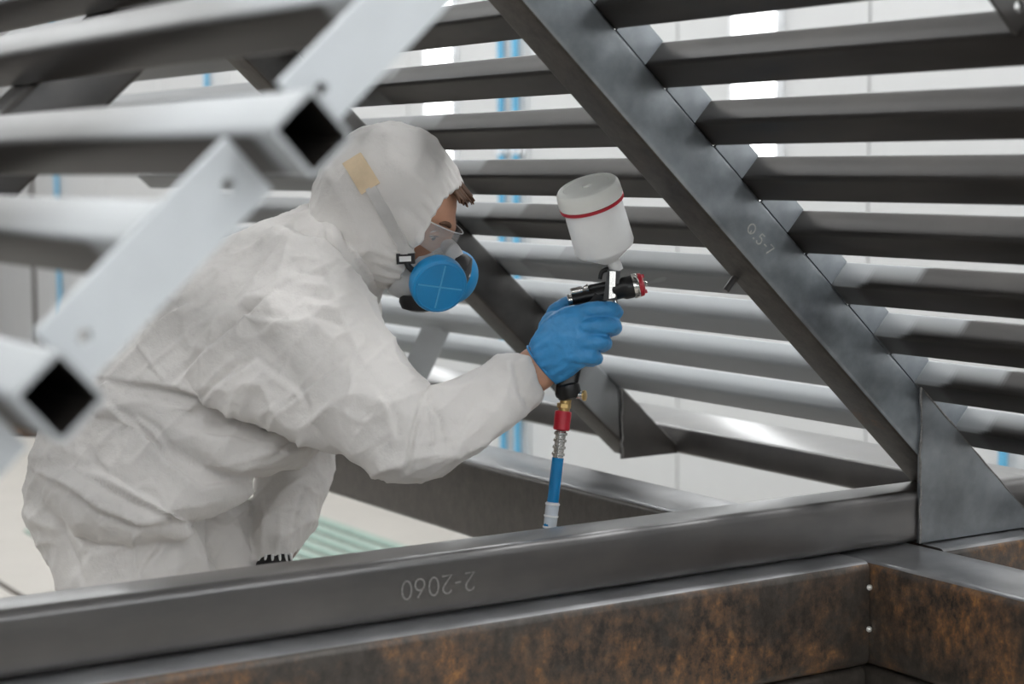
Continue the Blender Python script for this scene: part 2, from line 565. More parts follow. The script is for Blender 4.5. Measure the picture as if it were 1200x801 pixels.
# ================================================================== STEEL FRAME
YF = 2.077                                   # front face of the front gable
TAN = 0.926
SL = math.atan(TAN)
cs, sn = math.cos(SL), math.sin(SL)
ALR = Vector((cs, 0, -sn))                   # down the right slope
NR = Vector((sn, 0, cs))                     # out of the right slope
ALL_ = Vector((cs, 0, sn))                   # up the left slope
NL = Vector((-sn, 0, cs))
CR = 1.535                                   # rafter outer face right: z = CR - TAN x
CL = 0.533                                   # rafter outer face left:  z = TAN x - CL
YR = 3.004                                   # rear gable
frame = thing('steel_gable_frame', 'dark steel gable frame of square tubes with sloping rows of bars', 'steel frame', (1.1, 2.6, Z(-0.577)))
def on_right(x): return Vector((x, 0, Z(CR - TAN * x)))
def on_left(x): return Vector((x, 0, Z(TAN * x - CL)))
RT = 0.078
XA = (CR + CL) / (2 * TAN)
def smooth(a, b, x):
    t = min(1, max(0, (x - a) / (b - a)))
    return t * t * (3 - 2 * t)

# rafters ------------------------------------------------------------
def rafter(y0, side, prim=None, mat=None):
    yc = Vector((0, y0 + RT / 2, 0))
    if side > 0:
        a = on_right(XA + 0.03) - NR * RT / 2 + yc
        b = on_right(2.36) - NR * RT / 2 + yc
        ax, nn = ALR, NR
    else:
        a = on_left(XA - 0.03) - NL * RT / 2 + yc
        b = on_left(0.10) - NL * RT / 2 + yc
        ax, nn = ALL_, NL
    # trim the foot with the horizontal underside of the frame
    zb = Z(-0.577)
    o = tube('rafter', a, b, nn, Vector((0, 1, 0)), RT, RT, mat or M['steel'], frame, 0.005, 0.007, [i / 30 for i in range(31)], prim or (lambda v: 0.0))
    bm = bmesh.new(); bm.from_mesh(o.data)
    ow = WLOC[o.name]
    bmesh.ops.bisect_plane(bm, geom=bm.verts[:] + bm.edges[:] + bm.faces[:], plane_co=Vector((0, 0, zb)) - ow, plane_no=(0, 0, -1), clear_outer=True)
    for fc in bm.faces:                      # mill scale has rusted on the underside
        if fc.normal.dot(-nn) > 0.75: fc.material_index = 1
    bm.to_mesh(o.data); bm.free()
    o.data.materials.append(M['under'])
    return o
raf_front = rafter(YF, 1)
raf_front['label'] = 'front diagonal tube with chalk marks'
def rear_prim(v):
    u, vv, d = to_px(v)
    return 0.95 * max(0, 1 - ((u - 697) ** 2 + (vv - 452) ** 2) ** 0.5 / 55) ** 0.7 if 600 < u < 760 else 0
rafter(YR, 1, rear_prim, M['rear'])
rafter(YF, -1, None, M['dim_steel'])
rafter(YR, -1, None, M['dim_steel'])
# bottom chords --------------------------------------------------------
def chord(y0, x0, x1):
    return tube('bottom_chord', (x0, y0 + 0.04, Z(-0.537)), (x1, y0 + 0.04, Z(-0.537)), (0, 1, 0), (0, 0, 1), 0.08, 0.08, M['chord'], frame, 0.005, 0.013, None, None, 6)
ch_f = chord(YF, 0.12, 2.262)
# corner gussets: triangular box pieces closing the foot of each rafter
def gusset(y0, mat, X0=2.024):
    X1 = 2.272
    zt = lambda x: Z(CR - TAN * x)
    poly = [(X0, y0 - 0.001, Z(-0.577)), (X1, y0 - 0.001, Z(-0.577)), (X1, y0 - 0.001, zt(X1)), (X0, y0 - 0.001, zt(X0))]
    poly = [(a_, b_ - 0.003, c_) for a_, b_, c_ in poly]
    o = prism('gusset', poly, (0, 0.006, 0), mat, frame)
    # weld beads along the seam and the upper edge
    rng = random.Random(5)
    pts, rad = [], []
    for i in range(15):
        z_ = Z(-0.577) + (zt(X0) - Z(-0.577)) * i / 14
        pts.append((X0 + rng.uniform(-.0015, .0015), y0 - 0.004, z_)); rad.append(rng.uniform(0.0012, 0.0030))
    rod('weld_bead', pts, rad, M['weld'], o, 8, 3)
    pts, rad = [], []
    for i in range(17):
        x_ = X0 + (X1 - X0) * i / 16
        pts.append((x_, y0 - 0.004, zt(x_) + rng.uniform(-.001, .001))); rad.append(rng.uniform(0.0007, 0.0018))
    rod('weld_bead', pts, rad, M['weld'], o, 8, 3)
    return o
gusset(YF, M['gusset'])['label'] = 'welded triangular corner gusset'
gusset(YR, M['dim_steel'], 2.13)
# eave beam along the right side, outside the gusset tips
tube('eave_beam', (2.262 + 0.085, 1.2, Z(-0.55)), (2.262 + 0.085, 4.6, Z(-0.55)), (1, 0, 0), (0, 0, 1), 0.17, 0.054, M['chord'], frame, 0.005, 0.006)
# short flat strut standing on the eave beam behind the worker
st0, st1 = P(482, 447, 4.18), P(512, 383, 4.10)
dv = (st1 - st0).normalized()
sv = RV * 0.86 + UV * 0.38
sv = (sv - dv * sv.dot(dv)).normalized() * 0.034
prism('strut_plate', [st0 - sv - dv * 0.03, st0 + sv - dv * 0.03, st1 + sv, st1 - sv], FV * 0.008, M['plate'], frame)

# purlins of the right slope --------------------------------------------
PS, PH = 0.049, 0.045
xs_r = [1.516 + 0.0832 * (k - 1) for k in range(-3, 9)]
def cut_list(y0, y1):
    L = [y0, y1]
    a = y0
    while a < y1:
        L.append(a); a += 0.05 if not (1.84 < a < 2.10 or 2.72 < a < 2.98) else 0.006
    return sorted({round((q - y0) / (y1 - y0), 5) for q in L})
def right_primer_pale(k, x_mid):  # primer on the lower bars, plus slanted pale zones beside the rafters
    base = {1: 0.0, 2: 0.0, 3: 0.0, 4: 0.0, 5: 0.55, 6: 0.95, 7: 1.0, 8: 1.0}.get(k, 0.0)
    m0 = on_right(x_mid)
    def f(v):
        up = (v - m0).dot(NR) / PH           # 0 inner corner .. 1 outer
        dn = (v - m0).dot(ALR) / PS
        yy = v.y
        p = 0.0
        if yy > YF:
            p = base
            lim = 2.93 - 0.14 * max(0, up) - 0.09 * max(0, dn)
            p = max(p, (0.45 if k <= 4 else 0.9) * smooth(lim - 0.01, lim + 0.01, yy))  # pale zone by the rear rafter, its edge slanting across both faces
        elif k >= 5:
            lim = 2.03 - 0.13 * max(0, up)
            p = 0.75 * smooth(lim - 0.01, lim + 0.01, yy) * (1.0 if dn < 0.12 else 0.2)  # pale wedge just ahead of the front rafter, mostly on the upslope face
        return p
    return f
y0p, y1p = 1.16, 4.4
for i, xm in enumerate(xs_r):
    k = i - 3
    c = on_right(xm) + ALR * PS / 2 + NR * PH / 2
    tube('purlin', c + Vector((0, y0p, 0)), c + Vector((0, y1p, 0)), ALR, NR, PS, PH, M['purlin'], frame, 0.004, 0.006, cut_list(y0p, y1p), right_primer_pale(k, xm), 3)
# flat bars between neighbouring purlins, upright on the rafters and near the front end
def bar_piece(xa, xb, y0, mat, hole=False):
    a = on_right(xa) + ALR * PS
    b = on_right(xb)
    yv = Vector((0, y0, 0))
    q = [a + yv, b + yv, b + NR * (PH - 0.002) + yv, a + NR * (PH - 0.002) + yv]
    if hole:
        return holed_plate('spacer_plate', q, [b - ALR * 0.018 + NR * PH / 2 + yv], 0.0065, (0, 0.005, 0), mat, frame)
    return prism('spacer_plate', q, (0, 0.006, 0), mat, frame)
for i in range(len(xs_r) - 1):
    bar_piece(xs_r[i], xs_r[i + 1], YF + 0.002, M['bar'])
    bar_piece(xs_r[i], xs_r[i + 1], 1.42, M['dim_steel'], True)

# purlins of the left slope, light primer towards their front ends --------
LW, LH = 0.043, 0.046
CP = CL - LH / cs                            # outer face of the left purlins: z = TAN x - CP
xs_l = [1.06, 0.98, 0.90, 0.815, 0.73, 0.6406, 0.5332, 0.454, 0.3547, 0.27, 0.185]
LONG = {0.98, 0.815, 0.5332, 0.3547, 0.185}
def on_lout(x): return Vector((x, 0, Z(TAN * x - CP)))
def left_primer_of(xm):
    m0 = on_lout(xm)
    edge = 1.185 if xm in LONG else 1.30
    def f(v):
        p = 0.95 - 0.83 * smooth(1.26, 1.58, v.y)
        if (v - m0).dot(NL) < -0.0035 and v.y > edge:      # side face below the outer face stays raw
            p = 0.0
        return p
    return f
for xm in xs_l:
    c = on_lout(xm) + ALL_ * LW / 2 - NL * LH / 2
    ys = 1.152 if xm in LONG else 1.222
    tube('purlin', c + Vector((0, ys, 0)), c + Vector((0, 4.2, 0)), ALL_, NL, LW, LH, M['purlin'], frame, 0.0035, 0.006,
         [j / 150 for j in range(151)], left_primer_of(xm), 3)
Lx = sorted(LONG)
for xa, xb in zip(Lx[:-1], Lx[1:]):
    a = on_lout(xa) + ALL_ * (LW + 0.006)
    b = on_lout(xb) - ALL_ * 0.006
    yv = Vector((0, 1.212, 0))
    wd = 0.05
    q = [a + yv, b + yv, b - NL * wd + yv, a - NL * wd + yv]
    hs = [a + ALL_ * 0.022 - NL * wd / 2 + yv, b - ALL_ * 0.022 - NL * wd / 2 + yv]
    holed_plate('spacer_plate', q, hs, 0.0055, (0, 0.007, 0), M['plate'], frame)
# short peg under the front rafter
pg = on_right(1.775) - NR * RT + Vector((0, YF + 0.066, 0))
rod('peg', [pg + NR * 0.004, pg - NR * 0.026], 0.005, M['chord'], frame, 10, 2)

# chalk lettering --------------------------------------------------------
def strokes(name, polys, origin, xdir, ydir, size, parent, wd=0.07, mat=None):
    """hand-written strokes: each poly a list of (x, y) in units of the letter height"""
    xd, yd = Vector(xdir).normalized(), Vector(ydir).normalized()
    nn = xd.cross(yd).normalized()
    V, F = [], []
    for pl in polys:
        pts = [Vector((a, b)) for a, b in pl]
        base = len(V)
        for i, p in enumerate(pts):
            tg = (pts[min(i + 1, len(pts) - 1)] - pts[max(i - 1, 0)])
            tg = tg.normalized() if tg.length else Vector((1, 0))
            q = Vector((-tg.y, tg.x)) * wd * 0.5
            for s in (p + q, p - q):
                V.append(Vector(origin) + (xd * s.x + yd * s.y) * size + nn * 0.0005)
        for i in range(len(pts) - 1):
            F.append((base + 2 * i, base + 2 * i + 1, base + 2 * i + 3, base + 2 * i + 2))
    return mesh_obj(name, V, F, mat or M['chalk'], parent, 0)
def arc(cx, cy, rx, ry, a0, a1, n=14):
    return [(cx + rx * math.cos(math.radians(a0 + (a1 - a0) * i / n)), cy + ry * math.sin(math.radians(a0 + (a1 - a0) * i / n))) for i in range(n + 1)]
def digits(s):
    out, x = [], 0.0
    for c in s:
        if c == '0': out.append(arc(x + .3, .5, .28, .48, 80, 440, 20)); x += .82
        elif c == '2': out.append(arc(x + .28, .72, .26, .26, 160, -40) + [(x + .02, .02), (x + .58, .04)]); x += .8
        elif c == '6': out.append([(x + .45, .98)] + arc(x + .32, .3, .28, .3, 150, 500, 18)); x += .8
        elif c == '5': out.append([(x + .5, .96), (x + .12, .94), (x + .06, .55)] + arc(x + .26, .32, .26, .3, 110, -150)); x += .8
        elif c == '-': out.append([(x + .05, .45), (x + .4, .48)]); x += .6
        elif c == 'Q': out.append(arc(x + .36, .5, .36, .42, 0, 360, 20)); out.append([(x + .4, .4), (x + .5, .1)]); x += .95
        elif c == '.': out.append(arc(x + .08, .06, .05, .05, 0, 360, 6)); x += .4
        elif c == '7': out.append([(x + .0, .9), (x + .5, .95), (x + .15, .05)]); x += .8
    return out
zf = YF - 0.0006
tl = Vector((0, 0, 0))
# "2-2060" written upside down on the front chord
def front_pt(u, v, yy):
    r_ = FV + RV * ((u - 600) / F_PX) - UV * ((v - 400.5) / F_PX)
    return CAMPOS + r_ * (yy / r_.y)
o_ = front_pt(556, 669, zf)
e_ = front_pt(466, 683, zf)
wid = (e_ - o_).length
strokes('chalk_marking', digits('2-2060'), (o_.x, zf, o_.z), (-1, 0, 0), (0, 0, -1), wid / 4.64, ch_f, 0.09)
o_ = front_pt(874, 270, zf)
strokes('chalk_marking', digits('Q.5-7'), (o_.x, zf, o_.z), ALR, (sn, 0, cs), 0.017, raf_front, 0.12, M['chalk2'])

# ================================================================== BASE FRAME
base = thing('rusty_base_frame', 'rusty heavy square-tube base frame carrying the gable frame', 'steel frame', (1.1, 2.5, Z(-0.736)))
BZ0, BZ1 = -0.736, -0.580
bc = Z((BZ0 + BZ1) / 2)
bh = BZ1 - BZ0
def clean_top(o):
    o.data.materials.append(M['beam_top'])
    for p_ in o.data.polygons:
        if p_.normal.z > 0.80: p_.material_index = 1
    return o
def base_x(x0, x1, y0):
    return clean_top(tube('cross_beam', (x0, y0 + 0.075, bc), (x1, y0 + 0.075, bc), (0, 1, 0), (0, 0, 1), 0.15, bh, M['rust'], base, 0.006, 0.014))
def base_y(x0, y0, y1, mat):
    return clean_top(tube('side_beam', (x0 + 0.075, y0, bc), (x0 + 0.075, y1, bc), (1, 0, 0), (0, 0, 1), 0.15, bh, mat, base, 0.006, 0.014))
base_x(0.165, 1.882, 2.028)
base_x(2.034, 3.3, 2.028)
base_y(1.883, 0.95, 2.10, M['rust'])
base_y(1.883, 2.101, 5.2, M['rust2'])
# second, darker layer of beams under the front of the base
lb1 = tube('support_beam', (0.165, 2.10, bc - bh - 0.002), (1.882, 2.10, bc - bh - 0.002), (0, 1, 0), (0, 0, 1), 0.13, bh, M['rust2'], None, 0.006, 0.014)
lb2 = tube('support_beam', (1.959, 0.95, bc - bh - 0.002), (1.959, 2.16, bc - bh - 0.002), (1, 0, 0), (0, 0, 1), 0.15, bh, M['rust2'], None, 0.006, 0.014)
tag(lb1, 'dark support beam lying under the long rusty front beam', 'beam')
tag(lb2, 'dark support beam lying under the rusty side beam at the right', 'beam')
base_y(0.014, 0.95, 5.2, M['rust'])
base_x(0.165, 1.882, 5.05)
for zz in (-0.618, -0.680):
    p = Vector((1.8825, 2.026, Z(zz)))
    lathe('tack_bolt', p + Vector((-0.002, 0.002, 0)), Vector((-0.3, -0.95, 0)), [(0.004, 0), (0.0045, 0.003), (0.003, 0.005), (0.0008, 0.006)], M['bolt'], base, 10)
# trestles carrying the base frame
def trestle(xc, yc, lab):
    t = thing('trestle', lab, 'trestle', (xc, yc, 0))
    zt = Z(BZ0) - (bh + 0.003 if (xc > 1.9 and yc < 2 and xc < 2.5) else 0)
    tube('top_bar', (xc - 0.22, yc, zt - 0.03), (xc + 0.22, yc, zt - 0.03), (0, 1, 0), (0, 0, 1), 0.06, 0.06, M['green_frame'], t)
    for sx in (-1, 1):
        for sy in (-1, 1):
            rod('leg', [(xc + sx * 0.17, yc + sy * 0.02, zt - 0.05), (xc + sx * 0.20, yc + sy * 0.2, 0.02)], 0.018, M['green_frame'], t, 10, 1)
            lathe('foot', (xc + sx * 0.2, yc + sy * 0.2, 0.0), (0, 0, 1), [(0.028, 0), (0.028, 0.02), (0.02, 0.028)], M['black'], t, 12)
        rod('brace', [(xc + sx * 0.187, yc - 0.12, 0.3), (xc + sx * 0.187, yc + 0.12, 0.3)], 0.01, M['green_frame'], t, 8, 1)
for xc, yc, lab in ((1.958, 1.15, 'grey trestle under the near right end of the rusty base'), (1.958, 4.95, 'grey trestle under the far right end of the rusty base'),
                    (0.089, 1.15, 'grey trestle under the near left end of the rusty base'), (0.089, 4.95, 'grey trestle under the far left end of the rusty base'),
                    (3.15, 2.103, 'grey trestle under the outer arm of the rusty base')):
    trestle(xc, yc, lab)

# ================================================================== PERSON
def loft(secs, n=22, ex=2.3, sub=4):
    """secs: (u, v, depth, half width px, half depth m) -> closed shell in world space"""
    S = [np.array(s, float) for s in secs]
    Q = []
    for i in range(len(S) - 1):
        a = S[max(i - 1, 0)]; b = S[i]; c = S[i + 1]; d = S[min(i + 2, len(S) - 1)]
        for k in range(sub):
            t = k / sub
            q = 0.5 * ((2 * b) + (c - a) * t + (2 * a - 5 * b + 4 * c - d) * t * t + (-a + 3 * b - 3 * c + d) * t ** 3)
            q[3:] = b[3:] * (1 - t) + c[3:] * t
            Q.append(q)
    Q.append(S[-1])
    rings = []
    for i, q in enumerate(Q):
        a, b = Q[max(i - 1, 0)], Q[min(i + 1, len(Q) - 1)]
        pa, pb = P(*a[:3]), P(*b[:3])
        tg = (pb - pa).normalized()
        side = tg.cross(FV)
        if side.length < 1e-3: side = RV.copy()
        side.normalize()
        dep = side.cross(tg).normalized()
        c = P(*q[:3])
        wm = q[3] * q[2] / F_PX
        ring = []
        for k in range(n):
            th = 2 * math.pi * k / n
            cx, sy = math.cos(th), math.sin(th)
            ring.append(c + side * (math.copysign(abs(cx) ** (2 / ex), cx) * wm) + dep * (math.copysign(abs(sy) ** (2 / ex), sy) * q[4]))
        rings.append(ring)
    return ring_mesh(rings)

def ellipsoid(c, ax, n=16):
    """c centre, ax three axis vectors"""
    rings = []
    for i in range(1, n):
        th = math.pi * i / n
        rings.append([Vector(c) + ax[0] * (math.sin(th) * math.cos(2 * math.pi * k / (2 * n))) + ax[1] * (math.sin(th) * math.sin(2 * math.pi * k / (2 * n))) + ax[2] * math.cos(th) for k in range(2 * n)])
    return ring_mesh(rings)

def fuse(shells, voxel, smooth_it=6, factor=0.5):
    """one continuous surface out of overlapping closed shells; returns vertices and faces in world space"""
    V, F = [], []
    for v, f in shells:
        b = len(V)
        V += [Vector(p) for p in v]
        F += [tuple(i + b for i in q) for q in f]
    me = bpy.data.meshes.new('tmp'); me.from_pydata(V, [], F)
    bm = bmesh.new(); bm.from_mesh(me)
    # every shell gets outward normals
    bmesh.ops.recalc_face_normals(bm, faces=bm.faces)
    bm.to_mesh(me); bm.free()
    ob = bpy.data.objects.new('tmp', me); COL.objects.link(ob)
    r = ob.modifiers.new('r', 'REMESH'); r.mode = 'VOXEL'; r.voxel_size = voxel
    if smooth_it:
        s = ob.modifiers.new('s', 'SMOOTH'); s.iterations = smooth_it; s.factor = factor
    dg = bpy.context.evaluated_depsgraph_get()
    out = bpy.data.meshes.new_from_object(ob.evaluated_get(dg))
    bpy.data.objects.remove(ob); bpy.data.meshes.remove(me)
    return out

def finish(name, me, mat, parent, origin):
    me.name = name
    co = np.empty(len(me.vertices) * 3); me.vertices.foreach_get('co', co)
    co = co.reshape(-1, 3) - np.array(origin)
    me.vertices.foreach_set('co', co.ravel())
    me.polygons.foreach_set('use_smooth', [True] * len(me.polygons))
    me.materials.clear(); me.materials.append(mat)
    me.update()
    return put(name, me, Vector(origin), parent)

feet = (P(150, 700, 2.98).x, P(150, 700, 2.98).y, 0.0)
person = thing('person', 'person in white hooded coverall with blue respirator and blue glove, bending forward to spray', 'person', feet)
def zlev(u, d, zr):
    """pixel row at which height zr (from eye level) shows for column u and depth d"""
    q = P(u, 0, d); 
    v = 400.5
    for _ in range(4):
        p = P(u, v, d); v += (p.z - Z(zr)) * F_PX / d
    return v

DT = 3.02
# ---- coverall shells
torso = loft([(146, 645, DT, 76, .15), (134, 602, DT, 96, .175), (152, 545, DT, 106, .185), (200, 484, DT, 112, .185), (262, 424, DT, 112, .20), (325, 362, DT, 98, .215), (372, 318, DT, 80, .20), (404, 292, DT - .02, 62, .14), (428, 272, DT - .05, 52, .10)])
arm_r = loft([(318, 330, 2.93, 60, .075), (345, 350, 2.86, 78, .085), (385, 408, 2.80, 73, .082), (430, 468, 2.755, 66, .074), (462, 506, 2.735, 58, .066), (486, 518, 2.735, 48, .060)])
elbow = loft([(440, 500, 2.745, 34, .05), (470, 520, 2.735, 48, .062), (498, 516, 2.735, 49, .06), (530, 497, 2.745, 45, .058), (566, 475, 2.765, 42, .054), (592, 457, 2.785, 38, .048), (613, 444, 2.80, 33.5, .042), (618, 441, 2.803, 30, .038)])
arm_l = loft([(392, 345, 3.20, 55, .07), (372, 420, 3.27, 52, .07), (350, 520, 3.24, 46, .065), (338, 568, 3.20, 44, .062), (330, 606, 3.14, 37, .052), (322, 640, 3.09, 28, .042), (321, 645, 3.088, 25, .038)])
def leg_pts(u0, d0, hip_v, ku, kd, au, ad, w0):
    kz, az = zlev(ku, kd, -0.98), zlev(au, ad, -1.385)
    return [(u0, hip_v, d0, w0, .10), ((u0 * 2 + ku) / 3, (hip_v * 2 + kz) / 3, (d0 * 2 + kd) / 3, w0, .115), ((u0 + 2 * ku) / 3, (hip_v + 2 * kz) / 3, (d0 + 2 * kd) / 3, w0 * .86, .105),
            (ku, kz, kd, w0 * .72, .085), ((ku + au) / 2, (kz + az) / 2, (kd + ad) / 2, w0 * .66, .078), (au, az, ad, w0 * .54, .062)]
leg_r = loft(leg_pts(140, 2.95, 585, 196, 2.92, 124, 2.97, 93))
leg_l = loft(leg_pts(204, 3.12, 590, 290, 3.10, 226, 3.14, 84))
wing = loft([(215, 392, 2.93, 40, .05), (255, 402, 2.875, 62, .065), (310, 418, 2.835, 72, .07), (370, 446, 2.79, 66, .07), (430, 486, 2.76, 56, .06)])
# jacket skirt bulging over the hip and the cloth hanging under the belly
skirt = loft([(74, 560, 2.95, 20, .05), (96, 576, 2.90, 36, .07), (130, 590, 2.87, 46, .075), (180, 596, 2.87, 40, .07), (215, 604, 2.885, 22, .05)])
skirt2 = loft([(120, 500, 2.90, 34, .05), (165, 535, 2.865, 44, .065), (205, 566, 2.86, 40, .06), (250, 578, 2.88, 27, .05), (282, 572, 2.92, 17, .04)])
belly = loft([(140, 470, 2.96, 36, .12), (210, 500, 2.95, 46, .14), (280, 520, 2.96, 42, .14), (340, 505, 2.98, 40, .14), (390, 455, 3.0, 46, .14)])
suit_me = fuse([torso, arm_r, elbow, arm_l, leg_r, leg_l, skirt, skirt2, belly, wing], 0.0042, 9, 0.5)

# folds of the cloth: (pixel polyline, nearest depth, farthest depth, width px, height m)
folds = [
    ([(375, 287), (386, 325), (397, 362), (424, 419)], 2.6, 3.1, 4, .004),
    ([(340, 300), (376, 304)], 2.6, 3.1, 4, .004), ([(345, 318), (385, 322)], 2.6, 3.1, 4, -.004), ([(352, 332), (388, 338)], 2.6, 3.1, 4, .005),
    ([(358, 346), (392, 350)], 2.6, 3.1, 4, -.005), ([(362, 358), (397, 366)], 2.6, 3.1, 4, .005), ([(366, 372), (402, 380)], 2.6, 3.1, 4, -.005),
    ([(165, 404), (180, 428), (195, 445)], 2.6, 3.05, 3, .005),
    ([(156, 615), (158, 650), (161, 690)], 2.7, 3.05, 3, .006), ([(64, 585), (80, 625), (100, 690)], 2.7, 3.1, 5, -.005),
    ([(480, 556), (487, 515), (496, 476)], 2.5, 2.9, 4, .006), ([(507, 524), (508, 495), (503, 470)], 2.5, 2.9, 3, .006),
    ([(500, 470), (515, 490), (520, 520)], 2.5, 2.9, 4, -.005),
    ([(602, 424), (610, 462), (622, 478)], 2.5, 2.95, 3, -.004), ([(594, 428), (602, 466), (614, 486)], 2.5, 2.95, 3, .003),
    ([(304, 575), (312, 610), (306, 645)], 2.9, 3.4, 3, .005), ([(355, 575), (345, 610), (340, 640)], 2.9, 3.4, 3, -.005), ([(305, 598), (360, 596)], 2.9, 3.4, 3, .004),
    ([(245, 575), (275, 620), (300, 660)], 2.9, 3.3, 6, .006), ([(250, 545), (310, 530), (350, 505)], 2.7, 3.2, 4, .004),
]
# pleats: one side stands proud of a sharp line and dies away (+ below / right of the line, - above / left)
pleats = [
    ([(160, 402), (195, 378), (226, 356)], 2.6, 3.05, 14, .010), ([(205, 452), (262, 400), (325, 345)], 2.6, 3.05, 22, .013),
    ([(244, 464), (275, 441), (303, 424)], 2.6, 3.0, 12, .010), ([(290, 372), (335, 380)], 2.6, 2.95, 10, .005),
    ([(124, 443), (210, 454), (262, 469), (311, 492), (375, 522), (420, 546)], 2.55, 3.05, 26, -.016),
    ([(352, 466), (380, 443), (410, 421)], 2.5, 2.9, 12, .008), ([(300, 425), (350, 462), (358, 470)], 2.5, 2.9, 10, .005),
    ([(330, 482), (356, 464)], 2.5, 2.9, 9, .005),
    ([(44, 553), (87, 574), (120, 596), (160, 612), (215, 606)], 2.7, 3.05, 16, -.012), ([(98, 554), (145, 577), (188, 597), (217, 606)], 2.7, 3.05, 18, -.014),
    ([(121, 471), (155, 498), (192, 540), (235, 572), (282, 566)], 2.7, 3.05, 18, .014), ([(152, 486), (180, 505), (200, 535)], 2.7, 3.05, 10, .008),
    ([(161, 684), (175, 657), (195, 634)], 2.7, 3.05, 12, .007), ([(88, 618), (100, 640), (92, 652)], 2.7, 3.05, 8, .005),
    ([(210, 604), (232, 640), (252, 682)], 2.7, 3.1, 14, .012),
    ([(470, 560), (478, 512), (488, 472)], 2.5, 2.9, 14, -.010), ([(440, 458), (458, 488), (462, 520)], 2.5, 2.9, 12, .006),
    ([(520, 540), (548, 500), (566, 470)], 2.5, 2.9, 14, .004), ([(225, 505), (270, 515), (330, 528), (372, 520)], 2.7, 3.2, 18, .007),
    ([(300, 545), (335, 528), (372, 500)], 2.7, 3.2, 12, .006), ([(232, 600), (262, 612), (300, 590)], 2.9, 3.3, 12, -.006),
]
def wrinkle(me, folds, amp=1.0, dirw=1.0, pleats=()):
    nV = len(me.vertices)
    co = np.empty(nV * 3); me.vertices.foreach_get('co', co); co = co.reshape(-1, 3)
    no = np.empty(nV * 3); me.vertices.foreach_get('normal', no); no = no.reshape(-1, 3)
    cp, rv, uv, fv = (np.array(q) for q in (CAMPOS, RV, UV, FV))
    q = co - cp
    d = q @ fv
    pu = 600 + F_PX * (q @ rv) / d
    pv = 400.5 - F_PX * (q @ uv) / d
    facing = np.clip(-(no @ fv) * 2.0 + 0.25, 0, 1)
    disp = np.zeros(nV)
    for pl, d0, d1, wd, h in folds:
        best = np.full(nV, 1e9); tt = np.zeros(nV)
        m = len(pl) - 1
        for i in range(m):
            ax, ay = pl[i]; bx, by = pl[i + 1]
            L2 = (bx - ax) ** 2 + (by - ay) ** 2
            t = np.clip(((pu - ax) * (bx - ax) + (pv - ay) * (by - ay)) / L2, 0, 1)
            dd = np.hypot(pu - ax - t * (bx - ax), pv - ay - t * (by - ay))
            sel = dd < best
            best = np.where(sel, dd, best); tt = np.where(sel, (i + t) / m, tt)
        taper = np.clip(np.minimum(tt, 1 - tt) * 5 + 0.35, 0, 1)
        ok = (d > d0) & (d < d1)
        disp += np.where(ok, 0.95 * h * (0.45 * np.exp(-(best / (wd * 1.1)) ** 2) + 0.75 * np.exp(-best / (wd * 0.55))) * taper, 0) * facing
    for pl, d0, d1, wd, h in pleats:
        best = np.full(nV, 1e9); tt = np.zeros(nV); sd_ = np.zeros(nV)
        m = len(pl) - 1
        for i in range(m):
            ax, ay = pl[i]; bx, by = pl[i + 1]
            L2 = (bx - ax) ** 2 + (by - ay) ** 2
            t = np.clip(((pu - ax) * (bx - ax) + (pv - ay) * (by - ay)) / L2, 0, 1)
            dd = np.hypot(pu - ax - t * (bx - ax), pv - ay - t * (by - ay))
            sel = dd < best
            best = np.where(sel, dd, best); tt = np.where(sel, (i + t) / m, tt)
            sd_ = np.where(sel, ((bx - ax) * (pv - ay) - (by - ay) * (pu - ax)) * (1 if h > 0 else -1), sd_)
        taper = np.clip(np.minimum(tt, 1 - tt) * 4 + 0.15, 0, 1)
        ok = (d > d0) & (d < d1)
        prof_ = np.where(sd_ > 0, np.exp(-best / wd), np.exp(-(best / 2.6) ** 2)) - 0.45 * np.where(sd_ > 0, 0, np.exp(-((best - 5) / 5) ** 2))
        disp += np.where(ok, abs(h) * prof_ * taper, 0) * facing
    # crumple: sharp random creases, longer along the limbs' diagonal
    nz = np.empty(nV)
    for i in range(nV):
        p = co[i]
        a = p @ rv; b = p @ uv; c = p @ fv
        s = (a + b) * 0.707; t = (a - b) * 0.707
        v1 = noise.noise(Vector((s * 5 * dirw, t * 9, c * 6)))
        v2 = noise.noise(Vector((s * 14 + 9, t * 20, c * 15)))
        v3 = noise.noise(Vector((s * 34, t * 40 + 3, c * 36)))
        v4 = noise.noise(Vector((s * 3.2 + 5, t * 21, c * 5)))
        nz[i] = max(0, 1 - abs(v4) * 1.6) ** 7 * 0.0042 + (1 - abs(v1)) ** 6 * 0.011 - abs(v1) * 0.006 + (1 - abs(v2)) ** 6 * 0.0050 + (1 - abs(v3)) ** 4 * 0.0016
    disp += (nz - 0.006) * amp
    co = co + no * disp[:, None]
    me.vertices.foreach_set('co', co.ravel())
    me.update()
wrinkle(suit_me, folds, 0.8, 1.0, pleats)
coverall = finish('coverall', suit_me, M['suit'], person, P(120, 640, 3.0))
coverall['label'] = 'crumpled white protective coverall'

# ---- head frame
HC = P(464, 246, 2.96)
fi = RV * 0.864 - UV * 0.503
HY = (FV + RV * 0.14 + UV * 0.13).normalized()   # the person's left, away from the camera
HX = (fi - HY * fi.dot(HY)).normalized()
HZ = HX.cross(HY).normalized()
def H(x, y, z): return HC + HX * x + HY * y + HZ * z

